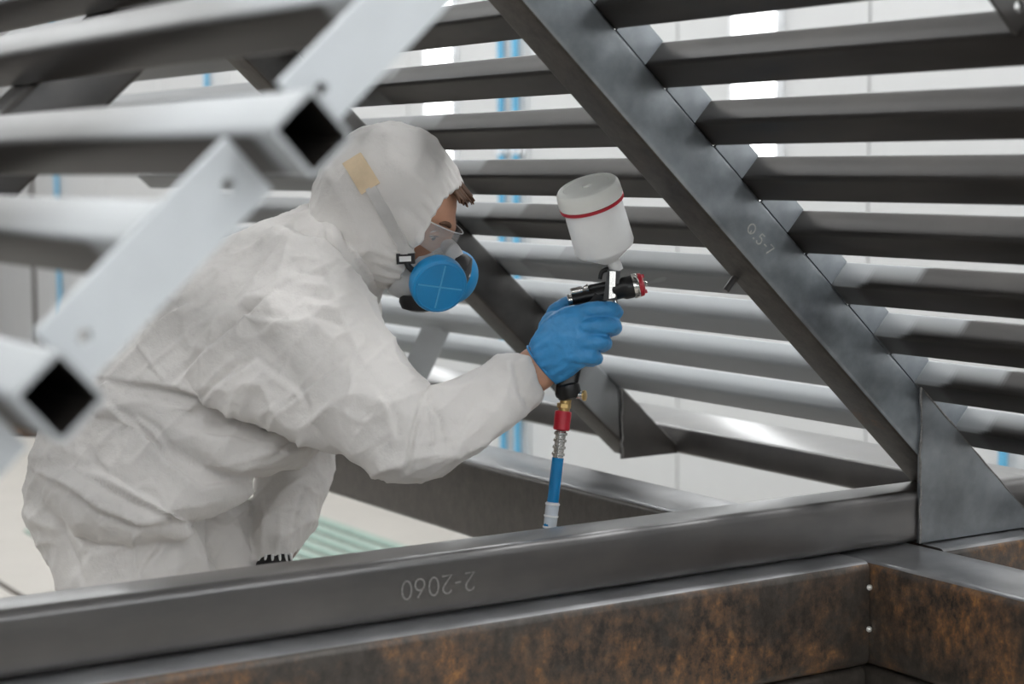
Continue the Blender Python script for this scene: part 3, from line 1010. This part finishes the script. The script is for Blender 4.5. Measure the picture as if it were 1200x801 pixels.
# ---- body: one continuous surface, head with face, arms, trunk and legs
def head_shell():
    rings = []
    nlat, nlon = 44, 56
    def bumpf(x, y, z, c, s):
        return math.exp(-sum(((a - b) / q) ** 2 for a, b, q in zip((x, y, z), c, s)))
    for i in range(1, nlat):
        th = math.pi * i / nlat
        ring = []
        for k in range(nlon):
            ph = 2 * math.pi * k / nlon
            x = math.sin(th) * math.cos(ph); y = math.sin(th) * math.sin(ph); z = math.cos(th)
            # cranium
            px, py, pz = x * 0.094, y * 0.073, z * 0.112
            if z < -0.15:                     # narrowing jaw
                k_ = min(1, (-z - 0.15) / 0.85)
                py *= 1 - 0.30 * k_
                px = px * (1 - 0.30 * k_) + 0.030 * k_
            if x > 0.3:                       # flatter face
                px = px * 0.965
            px += 0.024 * bumpf(px, py, pz, (0.09, 0, -0.030), (0.05, 0.013, 0.017)) + 0.012 * bumpf(px, py, pz, (0.09, 0, -0.006), (0.05, 0.009, 0.018))
            px += 0.008 * bumpf(px, py, pz, (0.088, 0, 0.022), (0.05, 0.04, 0.010))
            for s in (-1, 1):
                px -= 0.011 * bumpf(px, py, pz, (0.085, s * 0.031, 0.003), (0.05, 0.014, 0.011))
                px += 0.006 * bumpf(px, py, pz, (0.075, s * 0.042, -0.025), (0.05, 0.02, 0.018))
            px += 0.007 * bumpf(px, py, pz, (0.085, 0, -0.064), (0.05, 0.018, 0.010)) + 0.010 * bumpf(px, py, pz, (0.07, 0, -0.100), (0.05, 0.02, 0.014))
            ring.append(H(px, py, pz))
        rings.append(ring)
    return ring_mesh(rings)
shells = [head_shell()]
for s in (-1, 1):
    shells.append(ellipsoid(H(-0.008, s * 0.074, -0.012), (HX * 0.018 + HZ * 0.004, HY * 0.009, HZ * 0.031), 10))
shells.append(path_vf([H(-0.02, 0, -0.05), H(-0.045, 0, -0.10), P(380, 320, 3.0)], [0.055, 0.058, 0.075], 16))
thin = lambda L, kw, kd: loft([(a, b, c, w_ * kw, h_ * kd) for a, b, c, w_, h_ in L])
shells.append(thin([(130, 600, DT + .01, 80, .13), (190, 490, DT + .01, 84, .13), (262, 424, DT + .01, 84, .14), (330, 362, DT + .01, 74, .15), (385, 318, DT, 50, .10)], .9, .95))
shells.append(thin([(330, 345, 2.92, 45, .06), (385, 408, 2.82, 46, .056), (430, 468, 2.775, 42, .05), (470, 514, 2.745, 36, .043), (500, 510, 2.745, 33, .042), (560, 478, 2.768, 30, .038), (606, 448, 2.795, 27, .030), (630, 431, 2.803, 28, .029), (650, 416, 2.803, 24, .024)], .95, .95))
shells.append(thin([(392, 345, 3.20, 40, .055), (372, 420, 3.27, 38, .05), (350, 520, 3.24, 34, .045), (336, 572, 3.20, 32, .042), (326, 640, 3.10, 20, .026), (320, 672, 3.06, 20, .02)], .9, .9))
shells.append(loft([(a, b, c, w_ * .74, h_ * .72) for a, b, c, w_, h_ in leg_pts(138, 2.95, 585, 192, 2.92, 122, 2.97, 90)]))
shells.append(loft([(a, b, c, w_ * .74, h_ * .72) for a, b, c, w_, h_ in leg_pts(204, 3.12, 590, 290, 3.10, 226, 3.14, 84)]))
body_me = fuse(shells, 0.0042, 3, 0.5)
body = finish('body', body_me, M['skin'], person, P(120, 640, 3.0))
# eyes and brows
for s in (-1, 1):
    v, f = ellipsoid(H(0.0665, s * 0.031, 0.002), (HX * 0.0125, HY * 0.0125, HZ * 0.0095), 10)
    e = mesh_obj('eye', v, f, M['eye'], body, 180)
    v, f = ellipsoid(H(0.0755, s * 0.030, -0.002), (HX * 0.0042, HY * 0.0062, HZ * 0.0062), 8)
    mesh_obj('iris', v, f, M['iris'], e, 180)
    pts = [H(0.088 - 0.012 * abs(t) ** 2, s * (0.012 + 0.036 * t), 0.021 + 0.006 * math.sin(t * 2.6)) for t in (0, .25, .5, .75, 1)]
    rod('eyelid', [H(0.079 - 0.016 * (t - .45) ** 2 * 4, s * (0.018 + 0.028 * t), 0.006 - 0.010 * (t - .5) ** 2 * 4) for t in (0, .25, .5, .75, 1)], [0.0015, 0.003, 0.0036, 0.003, 0.0015], M['skin'], body, 8, 3)
    rod('eyelash', [H(0.081 - 0.016 * (t - .45) ** 2 * 4, s * (0.018 + 0.028 * t), 0.0025 - 0.010 * (t - .5) ** 2 * 4) for t in (0, .25, .5, .75, 1)], 0.0011, M['hair'], body, 6, 3)
    rod('eyebrow', pts, [0.0025, 0.0042, 0.0042, 0.0036, 0.0015], M['hair'], body, 8, 3)
# mouth, under the mask
rod('lips', [H(0.082, -0.024, -0.068), H(0.093, -0.01, -0.065), H(0.095, 0, -0.066), H(0.093, 0.01, -0.065), H(0.082, 0.024, -0.068)], [0.002, .005, .0055, .005, .002], M['lip'], body, 8, 3)
# hair: cap under the hood with a fringe showing at the forehead
hv, hf = [], []
rng = random.Random(8)
def add_vf(V, F, v, f):
    b = len(V); V += [Vector(p) for p in v]; F += [tuple(i + b for i in q) for q in f]
v, f = ellipsoid(H(-0.012, 0, 0.02), (HX * 0.094, HY * 0.076, HZ * 0.097), 14)
add_vf(hv, hf, v, f)
for k in range(40):
    yy = rng.uniform(-0.030, 0.045)
    x0 = 0.072 - abs(yy) * 0.35
    a = H(x0 - 0.02, yy * .9, 0.092 - abs(yy) * .25); b = H(x0 + 0.012, yy, 0.082 - abs(yy) * .3); c = H(x0 + 0.024 + rng.uniform(-.004, .008), yy + rng.uniform(-.008, .006), 0.075 - abs(yy) * .3 + rng.uniform(-.007, .006))
    v, f = path_vf([a, b, c], [0.005, 0.0036, 0.0010], 6, 3)
    add_vf(hv, hf, v, f)
mesh_obj('hair', hv, hf, M['hair'], person, 60)

# ---- hood: open shell with gathered edge
def hood_ring(x, hz, hy, zc, m=72, sq=2.25, tilt=0.0):
    out = []
    for k in range(m):
        th = 2 * math.pi * k / m
        cx, sy = math.cos(th), math.sin(th)
        out.append(H(x + tilt * cx, math.copysign(abs(sy) ** (2 / sq), sy) * hy, zc + math.copysign(abs(cx) ** (2 / sq), cx) * hz))
    return out
prof = [(.058, .082, .068, -.006), (.066, .088, .074, -.006), (.066, .094, .079, -.006), (.05, .105, .085, -.005), (.03, .115, .0895, -.003), (.0, .1245, .093, 0), (-.03, .127, .094, 0), (-.06, .119, .092, 0), (-.085, .104, .083, 0), (-.105, .084, .068, 0), (-.12, .058, .047, 0), (-.129, .03, .024, 0), (-.132, .006, .005, 0)]
rings = []
for i in range(len(prof) - 1):
    for k in range(4):
        t = k / 4
        rings.append([a.lerp(b, t) for a, b in zip(hood_ring(*prof[i]), hood_ring(*prof[i + 1]))])
rings.append(hood_ring(*prof[-1]))
v, f = ring_mesh(rings, False, True)
me = bpy.data.meshes.new('hood'); me.from_pydata(v, [], f); me.update()
co = [q.co.copy() for q in me.vertices]; nn_ = [q.normal.copy() for q in me.vertices]
sgn = 1 if (co[72 * 20] - HC).dot(nn_[72 * 20]) > 0 else -1
for i, q in enumerate(me.vertices):
    p = co[i] - HC
    lx, ly, lz = p.dot(HX), p.dot(HY), p.dot(HZ)
    ang = math.atan2(ly, lz)
    g_ = math.exp(-((0.066 - lx) / 0.035) ** 2)
    h = 0.0022 * math.sin(ang * 34 + 2 * noise.noise(p * 12)) * g_
    v1 = noise.noise(Vector((lx * 9, ly * 12, lz * 14))); v2 = noise.noise(Vector((lx * 26, ly * 30, lz * 30 + 4)))
    h += (1 - abs(v1)) ** 4 * 0.006 - 0.003 + (1 - abs(v2)) ** 4 * 0.0022
    # centre seam over the crown
    h += 0.002 * math.exp(-(ly / 0.003) ** 2)
    q.co = co[i] + nn_[i] * sgn * h
if sgn < 0: me.flip_normals()
bm = bmesh.new(); bm.from_mesh(me)
bmesh.ops.subdivide_edges(bm, edges=bm.edges[:], cuts=1, use_grid_fill=True, smooth=0.4)
bm.to_mesh(me)
bvh_hood = BVHTree.FromBMesh(bm); bm.free()
hood = finish('hood', me, M['suit'], person, HC)
sd = hood.modifiers.new('cloth_thickness', 'SOLIDIFY'); sd.thickness = 0.0016; sd.offset = -1
# collar of the coverall folding up against the hood
cp_ = []
col_rings = []
cpath = [((372, 250), (418, 368)), ((384, 240), (432, 356)), ((398, 232), (446, 344)), ((414, 236), (458, 330))]
shell = loft([(392, 306, 3.0, 70, .125), (404, 296, 2.99, 66, .118), (418, 286, 2.98, 58, .105), (430, 278, 2.975, 50, .092)], 30)
cme = fuse([shell], 0.0055, 3)
wrinkle(cme, [([(388, 262), (400, 300), (420, 345)], 2.6, 3.1, 5, .008), ([(376, 268), (392, 305), (412, 350)], 2.6, 3.1, 4, -.008), ([(402, 255), (412, 295), (436, 335)], 2.6, 3.1, 4, -.007)], 0.6)
finish('collar', cme, M['suit'], person, P(410, 300, 2.99))

# ---- strap and patch on the hood
def on_hood(u, v, off=0.002):
    org = P(u, v, 2.4)
    rd = (org - CAMPOS).normalized()
    hit = bvh_hood.ray_cast(org, rd)
    if hit[0] is None: return P(u, v, 2.93)
    nn = hit[1] if hit[1].dot(rd) < 0 else -hit[1]
    return hit[0] + nn * off
def ribbon(name, a, b, wd, mat, parent, th=0.0016, n=16):
    a, b = Vector(a), Vector(b)
    d = (b - a); nrm = Vector((-d.y, d.x)).normalized() * wd / 2
    V = []
    for i in range(n + 1):
        c = a.lerp(b, i / n)
        for s in (-1, 0, 1):
            q = c + nrm * s
            V.append(on_hood(q.x, q.y, 0.002 + th))
        for s in (1, 0, -1):
            q = c + nrm * s
            V.append(on_hood(q.x, q.y, -0.001))
    F = []
    for i in range(n):
        for k in range(6):
            j = (k + 1) % 6
            F.append((i * 6 + k, i * 6 + j, (i + 1) * 6 + j, (i + 1) * 6 + k))
    F += [tuple(range(6)), tuple(n * 6 + k for k in reversed(range(6)))]
    return mesh_obj(name, V, F, mat, parent, 60)
resp = thing('respirator', None, None, tuple(H(0.09, 0, -0.07)))
resp.parent = person; resp.location = H(0.09, 0, -0.07) - WLOC[person.name]
resp['label'] = 'half-mask respirator with two round blue filters'
ribbon('strap', (479, 299), (434, 219), 13, M['strap'], resp)
ribbon('head_pad', (435, 221), (413, 186), 25, M['tan'], resp)

# ---- respirator
def head_shape(name, c, rad, mat, parent, n=18, front=None):
    v, f = ellipsoid(H(*c), (HX * rad[0], HY * rad[1], HZ * rad[2]), n)
    return mesh_obj(name, v, f, mat, parent, 180)
# face piece: cup from nose to chin
rings = []
for x, hz, hy, zc in ((.066, .056, .052, -.062), (.084, .056, .050, -.062), (.100, .052, .044, -.060), (.116, .046, .038, -.056), (.130, .036, .029, -.053), (.139, .022, .020, -.052)):
    rings.append([H(x + 0.014 * math.cos(t_), math.sin(t_) * hy * (1 - 0.35 * max(0, math.cos(t_))), zc + math.cos(t_) * hz) for t_ in [2 * math.pi * k / 32 for k in range(32)]])
v, f = ring_mesh(rings, False, True)
mesh_obj('face_piece', v, f, M['mask_grey'], resp, 60)
v, f = ellipsoid(H(0.110, 0, -0.016), (HX * 0.030 - HZ * 0.010, HY * 0.022, HZ * 0.019), 14)
mesh_obj('nose_piece', v, f, M['mask_grey'], resp, 180)
lathe('valve_housing', H(0.126, 0, -0.036), HX + HZ * 0.25, [(0.030, 0), (0.031, 0.012), (0.027, 0.022), (0.010, 0.026)], M['black'], resp, 28)
lathe('chin_valve', H(0.098, -0.006, -0.096), HX * 0.5 - HZ, [(0.030, 0), (0.031, 0.012), (0.026, 0.022), (0.012, 0.026)], M['black'], resp, 28)
for s in (-1, 1):
    ax = (HY * s * 0.86 + HX * 0.50 - HZ * 0.06).normalized()
    c = H(0.113, s * 0.050, -0.054)
    arm = cyl('filter_mount', H(0.105, s * 0.02, -0.052), c + ax * 0.004, 0.024, 0.026, M['black'], resp)
    fl = lathe('filter', c, ax, [(0.036, 0), (0.0425, 0.003), (0.044, 0.008), (0.044, 0.024), (0.0425, 0.028), (0.0385, 0.0305), (0.0375, 0.0295), (0.002, 0.0295)], M['mask_blue'], resp, 44)
    e1 = (UV - ax * UV.dot(ax)).normalized(); e2 = ax.cross(e1)
    pc = c + ax * 0.0295
    e1r = (e1 * 0.99 + e2 * 0.12 * s).normalized(); e2r = ax.cross(e1r)
    for e in (e1r, e2r):
        o2 = ax.cross(e)
        V = []
        for q in (-0.035, 0.035):
            for t_ in (-0.0011, 0.0011):
                for h_ in (0, 0.0012):
                    V.append(pc + e * q + o2 * t_ + ax * h_)
        mesh_obj('filter_rib', V, [(0, 1, 3, 2), (4, 6, 7, 5), (0, 4, 5, 1), (2, 3, 7, 6), (0, 2, 6, 4), (1, 5, 7, 3)], M['mask_line'], fl, 0)
bk = P(481, 304, 2.96)
bq = on_hood(476, 300, 0.005)
bd = (HX * -0.54 + HZ * 0.84).normalized()
bs = (HX * 0.84 + HZ * 0.54).normalized()
def obox(name, c, ex, ey, ez, mat, parent):
    V = [Vector(c) + ex * a + ey * b + ez * d for a in (-1, 1) for b in (-1, 1) for d in (-1, 1)]
    return mesh_obj(name, V, [(0, 1, 3, 2), (4, 6, 7, 5), (0, 4, 5, 1), (2, 3, 7, 6), (0, 2, 6, 4), (1, 5, 7, 3)], mat, parent, 0)
buc = obox('buckle', bq, bd * 0.008, bs * 0.014, HY * 0.003, M['black'], resp)
obox('buckle_slot', bq - HY * 0.002, bd * 0.004, bs * 0.009, HY * 0.003, M['white'], buc)
# strap from the buckle to the filter mount
rod('lower_strap', [bq, H(0.075, -0.074, -0.055), H(0.105, -0.055, -0.054)], [0.005, 0.005, 0.005], M['black'], resp, 8, 4)

# ---- safety glasses
gl = thing('safety_glasses', None, None, tuple(H(0.1, 0, 0)))
gl.parent = person; gl.location = H(0.1, 0, 0) - WLOC[person.name]
gl['label'] = 'clear wraparound safety glasses'
V, F = [], []
na = 28
for layer in (0, 1):
    for zi in range(5):
        zt_ = zi / 4
        for k in range(na + 1):
            a = math.radians(-72 + 144 * k / na)
            drop = -0.020 - 0.006 * math.cos(a * 2) + 0.010 * math.exp(-(a / 0.16) ** 2)
            z_ = drop + (0.021 - drop) * zt_
            rr_ = 0.0 - 0.002 * layer
            V.append(H(0.014 + (0.094 + rr_) * math.cos(a), (0.076 + rr_) * math.sin(a), z_))
W_ = na + 1
for zi in range(4):
    for k in range(na):
        a = zi * W_ + k
        F.append((a, a + 1, a + W_ + 1, a + W_))
        b = a + 5 * W_
        F.append((b, b + W_, b + W_ + 1, b + 1))
mesh_obj('lens', V, F, M['lens'], gl, 180)
rod('brow_bar', [H(0.014 + 0.095 * math.cos(math.radians(a)), 0.077 * math.sin(math.radians(a)), 0.0215) for a in range(-72, 73, 12)], 0.0010, M['mask_grey'], gl, 8, 2)
for s in (-1, 1):
    rod('temple_arm', [H(0.043, s * 0.074, 0.018), H(0.02, s * 0.079, 0.014), H(-0.02, s * 0.082, 0.008)], [0.003, 0.0028, 0.002], M['mask_grey'], gl, 8, 4)

# ---- right glove closed round the gun's handle
DH = 2.80
gs = [loft([(636, 428, 2.803, 28, .029), (640, 425, 2.802, 29.5, .030), (648, 418, 2.795, 32, .031), (660, 404, 2.785, 36, .030), (674, 394, 2.775, 37, .024), (686, 390, 2.768, 34, .017), (694, 388, 2.766, 28, .012)], 20, 2.2)]
fing = [  # MCP, PIP, DIP, tip
    ([(682, 366, 2.768), (700, 362, 2.762), (719, 364, 2.775), (719, 367, 2.805), (706, 368, 2.824), (698, 369, 2.822)], .0112),
    ([(680, 384, 2.764), (700, 381, 2.757), (718, 382, 2.772), (717, 385, 2.805), (703, 386, 2.826), (694, 387, 2.822)], .0116),
    ([(676, 402, 2.764), (694, 400, 2.758), (707, 401, 2.772), (706, 404, 2.805), (694, 405, 2.826), (685, 406, 2.822)], .0108),
    ([(668, 418, 2.768), (684, 417, 2.762), (697, 419, 2.776), (695, 421, 2.805), (684, 422, 2.822), (677, 422, 2.818)], .0098)]
for pts, r in fing:
    gs.append(path_vf([P(*q) for q in pts], [r * 1.02, r * 1.04, r * 1.06, r, r * .95, r * .8], 14, 5))
gs.append(path_vf([P(643, 408, 2.80), P(646, 385, 2.81), P(655, 364, 2.822), P(676, 354, 2.836), P(694, 350, 2.838), P(704, 349, 2.836)], [.019, .017, .0145, .0125, .0115, .009], 14, 5))
gs.append(ellipsoid(P(650, 390, 2.80), (RV * 0.026, UV * 0.032, FV * 0.022), 12))
gs.append(ellipsoid(P(672, 374, 2.775), (RV * 0.020, UV * 0.014, FV * 0.014), 12))
gs.append(ellipsoid(P(660, 424, 2.785), (RV * 0.026, UV * 0.015, FV * 0.02), 12))
gme = fuse(gs, 0.0021, 4, 0.5)
nV = len(gme.vertices)
g_no = [q.normal.copy() for q in gme.vertices]
g_new = []
for q, qn in zip(gme.vertices, g_no):
    u, v, d = to_px(q.co)
    s = (u - 628) * 0.80 - (v - 436) * 0.60     # along the hand
    t = (u - 628) * 0.60 + (v - 436) * 0.80
    h = 0.0009 * math.sin(t * 0.55 + 3 * noise.noise(q.co * 30)) * math.exp(-((s - 14) / 26) ** 2)
    h += 0.0014 * noise.noise(q.co * 60) + 0.0010 * (1 - abs(noise.noise(q.co * 90))) ** 3
    g_new.append(q.co + qn * h)
gme.vertices.foreach_set('co', [c for p in g_new for c in p])
gme.update()
glove = finish('glove', gme, M['glove'], person, P(665, 440, 2.8))
glove['label'] = 'blue disposable glove on the right hand'
# rolled cuff of the glove and elastic of the sleeve
def band(name, c0, c1, wpx, hd, rad, mat, parent):
    pa, pb = P(*c0), P(*c1)
    tg = (pb - pa).normalized(); side = tg.cross(FV).normalized(); dep = side.cross(tg)
    wm = wpx * c0[2] / F_PX
    pts = [pa + side * math.cos(2 * math.pi * k / 24) * wm + dep * math.sin(2 * math.pi * k / 24) * hd for k in range(25)]
    return rod(name, pts, rad, mat, parent, 8, 1)
band('glove_cuff', (636.5, 427.5, 2.803), (648, 418, 2.80), 28.5, .0295, .0018, M['glove'], person)
band('sleeve_elastic', (618.5, 440.5, 2.803), (640, 427, 2.80), 30, .039, .0025, M['seam'], person)

# ---- left hand in a dark knitted glove, resting in front of the left knee
ls = [loft([(323, 646, 3.085, 19, .026), (321, 662, 3.07, 21, .026), (319, 684, 3.05, 24, .022), (317, 704, 3.04, 22, .018)], 18, 2.2)]
for k, (uu, L) in enumerate(((302, 40), (312, 48), (323, 46), (333, 38))):
    ls.append(path_vf([P(uu + 2, 692, 3.04), P(uu, 692 + L * .5, 3.02), P(uu + 1, 692 + L * .9, 3.03), P(uu + 3, 692 + L, 3.06)], [.0105, .010, .009, .007], 12, 4))
ls.append(path_vf([P(334, 668, 3.05), P(348, 684, 3.02), P(352, 704, 3.01)], [.012, .0115, .009], 12, 4))
lme = fuse(ls, 0.003, 3)
lg = finish('knit_glove', lme, M['black_glove'], person, P(320, 730, 3.05))
lg['label'] = 'black and white striped glove cuff on the left hand'
def cuff_pts(vv, a0, a1, n=8):
    c = P(322, vv, 3.075); out = []
    for i in range(n + 1):
        a = math.radians(a0 + (a1 - a0) * i / n)
        out.append(c + RV * math.cos(a) * 0.0285 - FV * math.sin(a) * 0.030)
    return out
for k in range(9):
    a = math.radians(200 - 22 * k)
    def cp2(vv): 
        wv = 21 + (vv - 650) * .12
        return P(322, vv, 3.077) + RV * math.cos(a) * (wv * 3.08 / F_PX + .001) - FV * math.sin(a) * 0.0285
    rod('stripe', [cp2(647), cp2(660), cp2(672)], 0.0024, M['white'] , lg, 6, 2)

# ---- shoes
def shoe(au, ad):
    a = P(au, zlev(au, ad, -1.385), ad)
    fwd = Vector((RV.x, RV.y, 0)).normalized()
    sd_ = Vector((-fwd.y, fwd.x, 0))
    base_ = Vector((a.x, a.y, 0))
    sh = []
    rings = []
    for t_, hw, hh in ((-.075, .022, .05), (-.065, .034, .075), (-.03, .038, .085), (.02, .040, .08), (.07, .043, .06), (.12, .046, .045), (.165, .040, .035), (.188, .022, .025)):
        rings.append([base_ + fwd * t_ + sd_ * math.cos(2 * math.pi * k / 20) * hw + Vector((0, 0, max(0.012, hh / 2 + .012 + math.sin(2 * math.pi * k / 20) * hh / 2))) for k in range(20)])
    o = mesh_obj('shoe', *ring_mesh(rings), M['shoe'], person, 60)
    rings = []
    for t_, hw in ((-.08, .024), (-.06, .038), (0, .042), (.08, .047), (.14, .046), (.175, .036), (.195, .016)):
        rings.append([base_ + fwd * t_ + sd_ * sx * hw + Vector((0, 0, zz)) for sx, zz in ((-1, 0.0), (1, 0.0), (1, .02), (-1, .02))])
    mesh_obj('sole', *ring_mesh(rings), M['black'], o, 30)
shoe(124, 2.97)
shoe(226, 3.14)

# ================================================================== SPRAY GUN
gp = P(700, 345, DH)
gun = thing('spray_gun', 'black gravity-feed paint spray gun with white cup held in the blue glove', 'spray gun', tuple(P(663, 470, DH)))
GX = (RV * 0.976 + UV * 0.215).normalized()          # towards the nozzle
GU = (UV * 0.976 - RV * 0.215).normalized()
K = DH / F_PX
def G(u, v, dd=0.0): return P(u, v, DH + dd)
cyl('body', G(669, 351), G(712, 342), .0085, .0095, M['gunblack'], gun)
lathe('end_cap', G(667.5, 351.5), GX, [(.006, -.003), (.009, -.002), (.0092, .003), (.0088, .004)], M['chrome'], gun, 24)
# head block
hb = [G(706, 352), G(722, 352), G(727, 318), G(712, 316)]
prism('head_block', [p - FV * .012 for p in hb], FV * .024, M['gunblack'], gun)
prism('head_band', [p - FV * .0135 for p in (G(713, 350), G(720, 349), G(721, 318), G(714, 318))], FV * .027, M['chrome'], gun)
lathe('barrel', G(716, 341), GX, [(.013, 0), (.0145, .003), (.0145, .016), (.017, .020), (.017, .030), (.0165, .034)], M['gunblack'], gun, 28)
lathe('nozzle_ring', G(741, 335.5), GX, [(.0165, 0), (.0185, .001), (.0185, .008), (.0175, .0095)], M['chrome'], gun, 32)
lathe('air_cap', G(748, 334), GX, [(.0165, 0), (.0175, .001), (.017, .006), (.0120, .0085), (.006, .009)], M['red'], gun, 32)
lathe('fluid_tip', G(755, 332.3), GX, [(.004, 0), (.0035, .003), (.002, .005)], M['chrome'], gun, 14)
for s in (1, -1):
    q = G(752.5, 332.8) + GU * s * 0.0115
    obox('cap_horn', q, GX * .005, GU * .0028, FV * .004, M['red'], gun)
# rear controls
kn = cyl('fluid_knob', G(669, 342.5), G(683, 339.5), .0062, .0062, M['chrome'], gun)
cyl('knob_collar', G(683, 339.5), G(690, 338), .0045, .0075, M['chrome'], gun)
cyl('knob_stem', G(690, 338), G(712, 333.5), .0055, .0055, M['gunblack'], gun)
# hanging hook above the body
rod('hook', [G(703, 327), G(705, 319), G(711, 315.5), G(719, 316)], [.003, .0035, .004, .004], M['gunblack'], gun, 10, 4)
# handle through the fist
hl = [(704, 345, DH, 10, .012), (694, 366, DH + .004, 10.5, .0125), (682, 396, DH + .006, 11, .013), (671, 428, DH + .004, 11.5, .0135), (664, 452, DH, 13, .0145), (662, 463, DH, 12, .0135), (661.5, 467, DH, 9, .011)]
v, f = loft(hl, 20, 2.6)
mesh_obj('handle', v, f, M['gunblack'], gun, 50)
lathe('handle_foot', G(664, 449), -GU, [(.015, 0), (.0185, .003), (.019, .016), (.0165, .022), (.010, .025)], M['gunblack'], gun, 28)
cyl('air_knob', G(672, 462, -.004), G(685, 463.5, -.010), .0055, .0055, M['chrome'], gun)
lathe('air_knob_ring', G(683, 463.3, -.009), RV - FV * .4, [(.0065, 0), (.008, .001), (.008, .004), (.006, .005)], M['brass'], gun, 16)
# trigger
rod('trigger', [G(719, 347, -.004), G(722, 360, -.004), G(716, 378, -.004), G(707, 398, -.004)], [.003, .0034, .0034, .0028], M['chrome'], gun, 10, 4)
rod('trigger_pin', [G(719, 346, -.016), G(719, 346, .016)], .003, M['chrome'], gun, 10, 1)
# cup
CA = (UV * 0.87 - RV * 0.285 - FV * 0.40).normalized()
neck = G(722, 315)
cb = G(715.5, 297, -.006)
lathe('cup_neck', neck, (cb - neck), [(.010, -.002), (.0105, .004), (.0095, .012), (.013, .020), (.019, .026)], M['cup'], gun, 28)
c0 = G(713, 303, -.004)
cup = lathe('cup', c0, CA, [(.012, -.004), (.020, .002), (.043, .018), (.0445, .022), (.0440, .060), (.0435, .088), (.0455, .089), (.0455, .091)], M['cup'], gun, 56)
lid = lathe('lid', c0 + CA * .0945, CA, [(.045, 0), (.0475, .001), (.0480, .004), (.0475, .016), (.0465, .021), (.044, .0245), (.040, .0258), (.036, .0262), (.0345, .0250), (.010, .0245)], M['lid'], gun, 56)
lathe('seal_ring', c0 + CA * .0895, CA, [(.045, 0), (.0482, .0008), (.0482, .0047), (.045, .0055)], M['red'], gun, 56)
lathe('vent_plug', c0 + CA * (.0945 + .0246) , CA, [(.007, -.001), (.007, .0018), (.0058, .003), (.001, .0032)], M['lid'], lid, 18)
# spray mist: a short cone of thin vapour
N = Nodes('spray_mist')
N.t.nodes.remove(N.b)
vol = N.n('ShaderNodeVolumePrincipled')
vol.inputs['Color'].default_value = (1, 1, 1, 1)
vol.inputs['Density'].default_value = 14.0
N.l(vol.outputs[0], N.t.nodes['Material Output'].inputs['Volume'])
mist = lathe('spray_mist', G(757, 332), RV * .97 + UV * .25, [(.0012, 0), (.0026, .010), (.004, .020), (.0035, .028), (.001, .032)], N.m, None, 16)
tag(mist, 'thin white puff of paint mist in front of the gun nozzle', 'mist', kind='stuff')

# ================================================================== AIR HOSE
hose = thing('air_hose', 'blue air hose with red coupling hanging from the spray gun', 'hose', tuple(P(645, 620, DH)))
top = G(662, 466)
dn = (G(645, 612) - top).normalized()
def hp(v_): 
    t_ = (v_ - 466) / (612 - 466)
    return top.lerp(G(645, 612), t_)
cyl('brass_fitting', G(664, 464), hp(485), .0085, .0085, M['brass'], hose)
lathe('brass_nut', hp(472), dn, [(.009, 0), (.0105, .001), (.0105, .007), (.009, .008)], M['brass'], hose, 6, 20)
lathe('red_coupling', hp(481), dn, [(.010, 0), (.0122, .001), (.0126, .006), (.0122, .022), (.0126, .027), (.011, .029)], M['red'], hose, 30)
for k in range(4):
    lathe('clamp_ring', hp(505.5 + k * 8), dn, [(.0078, 0), (.0098, .001), (.0098, .0045), (.0078, .0055)], M['chrome'], hose, 24)
cyl('clamp_tail', hp(504), hp(538), .0075, .0078, M['chrome'], hose)
end = hp(640)
pts = [hp(536), hp(570), hp(605), end, end + Vector((-.01, .0, -.2)), Vector((end.x - .02, end.y + .06, 0.42)), Vector((end.x + .05, end.y + .25, 0.10)), Vector((end.x + .15, end.y + .6, 0.012)), Vector((end.x + .1, end.y + 1.4, 0.012)), Vector((end.x - .4, end.y + 2.0, 0.012))]
rod('hose_line', pts, .0088, M['hose'], hose, 14, 8)
cyl('clear_sleeve', hp(588), hp(618), .0102, .0098, M['sleeve'], hose)
for v_ in (589, 603, 616):
    lathe('sleeve_ring', hp(v_), dn, [(.0095, 0), (.0108, .0006), (.0108, .0028), (.0095, .0034)], M['white'], hose, 20)
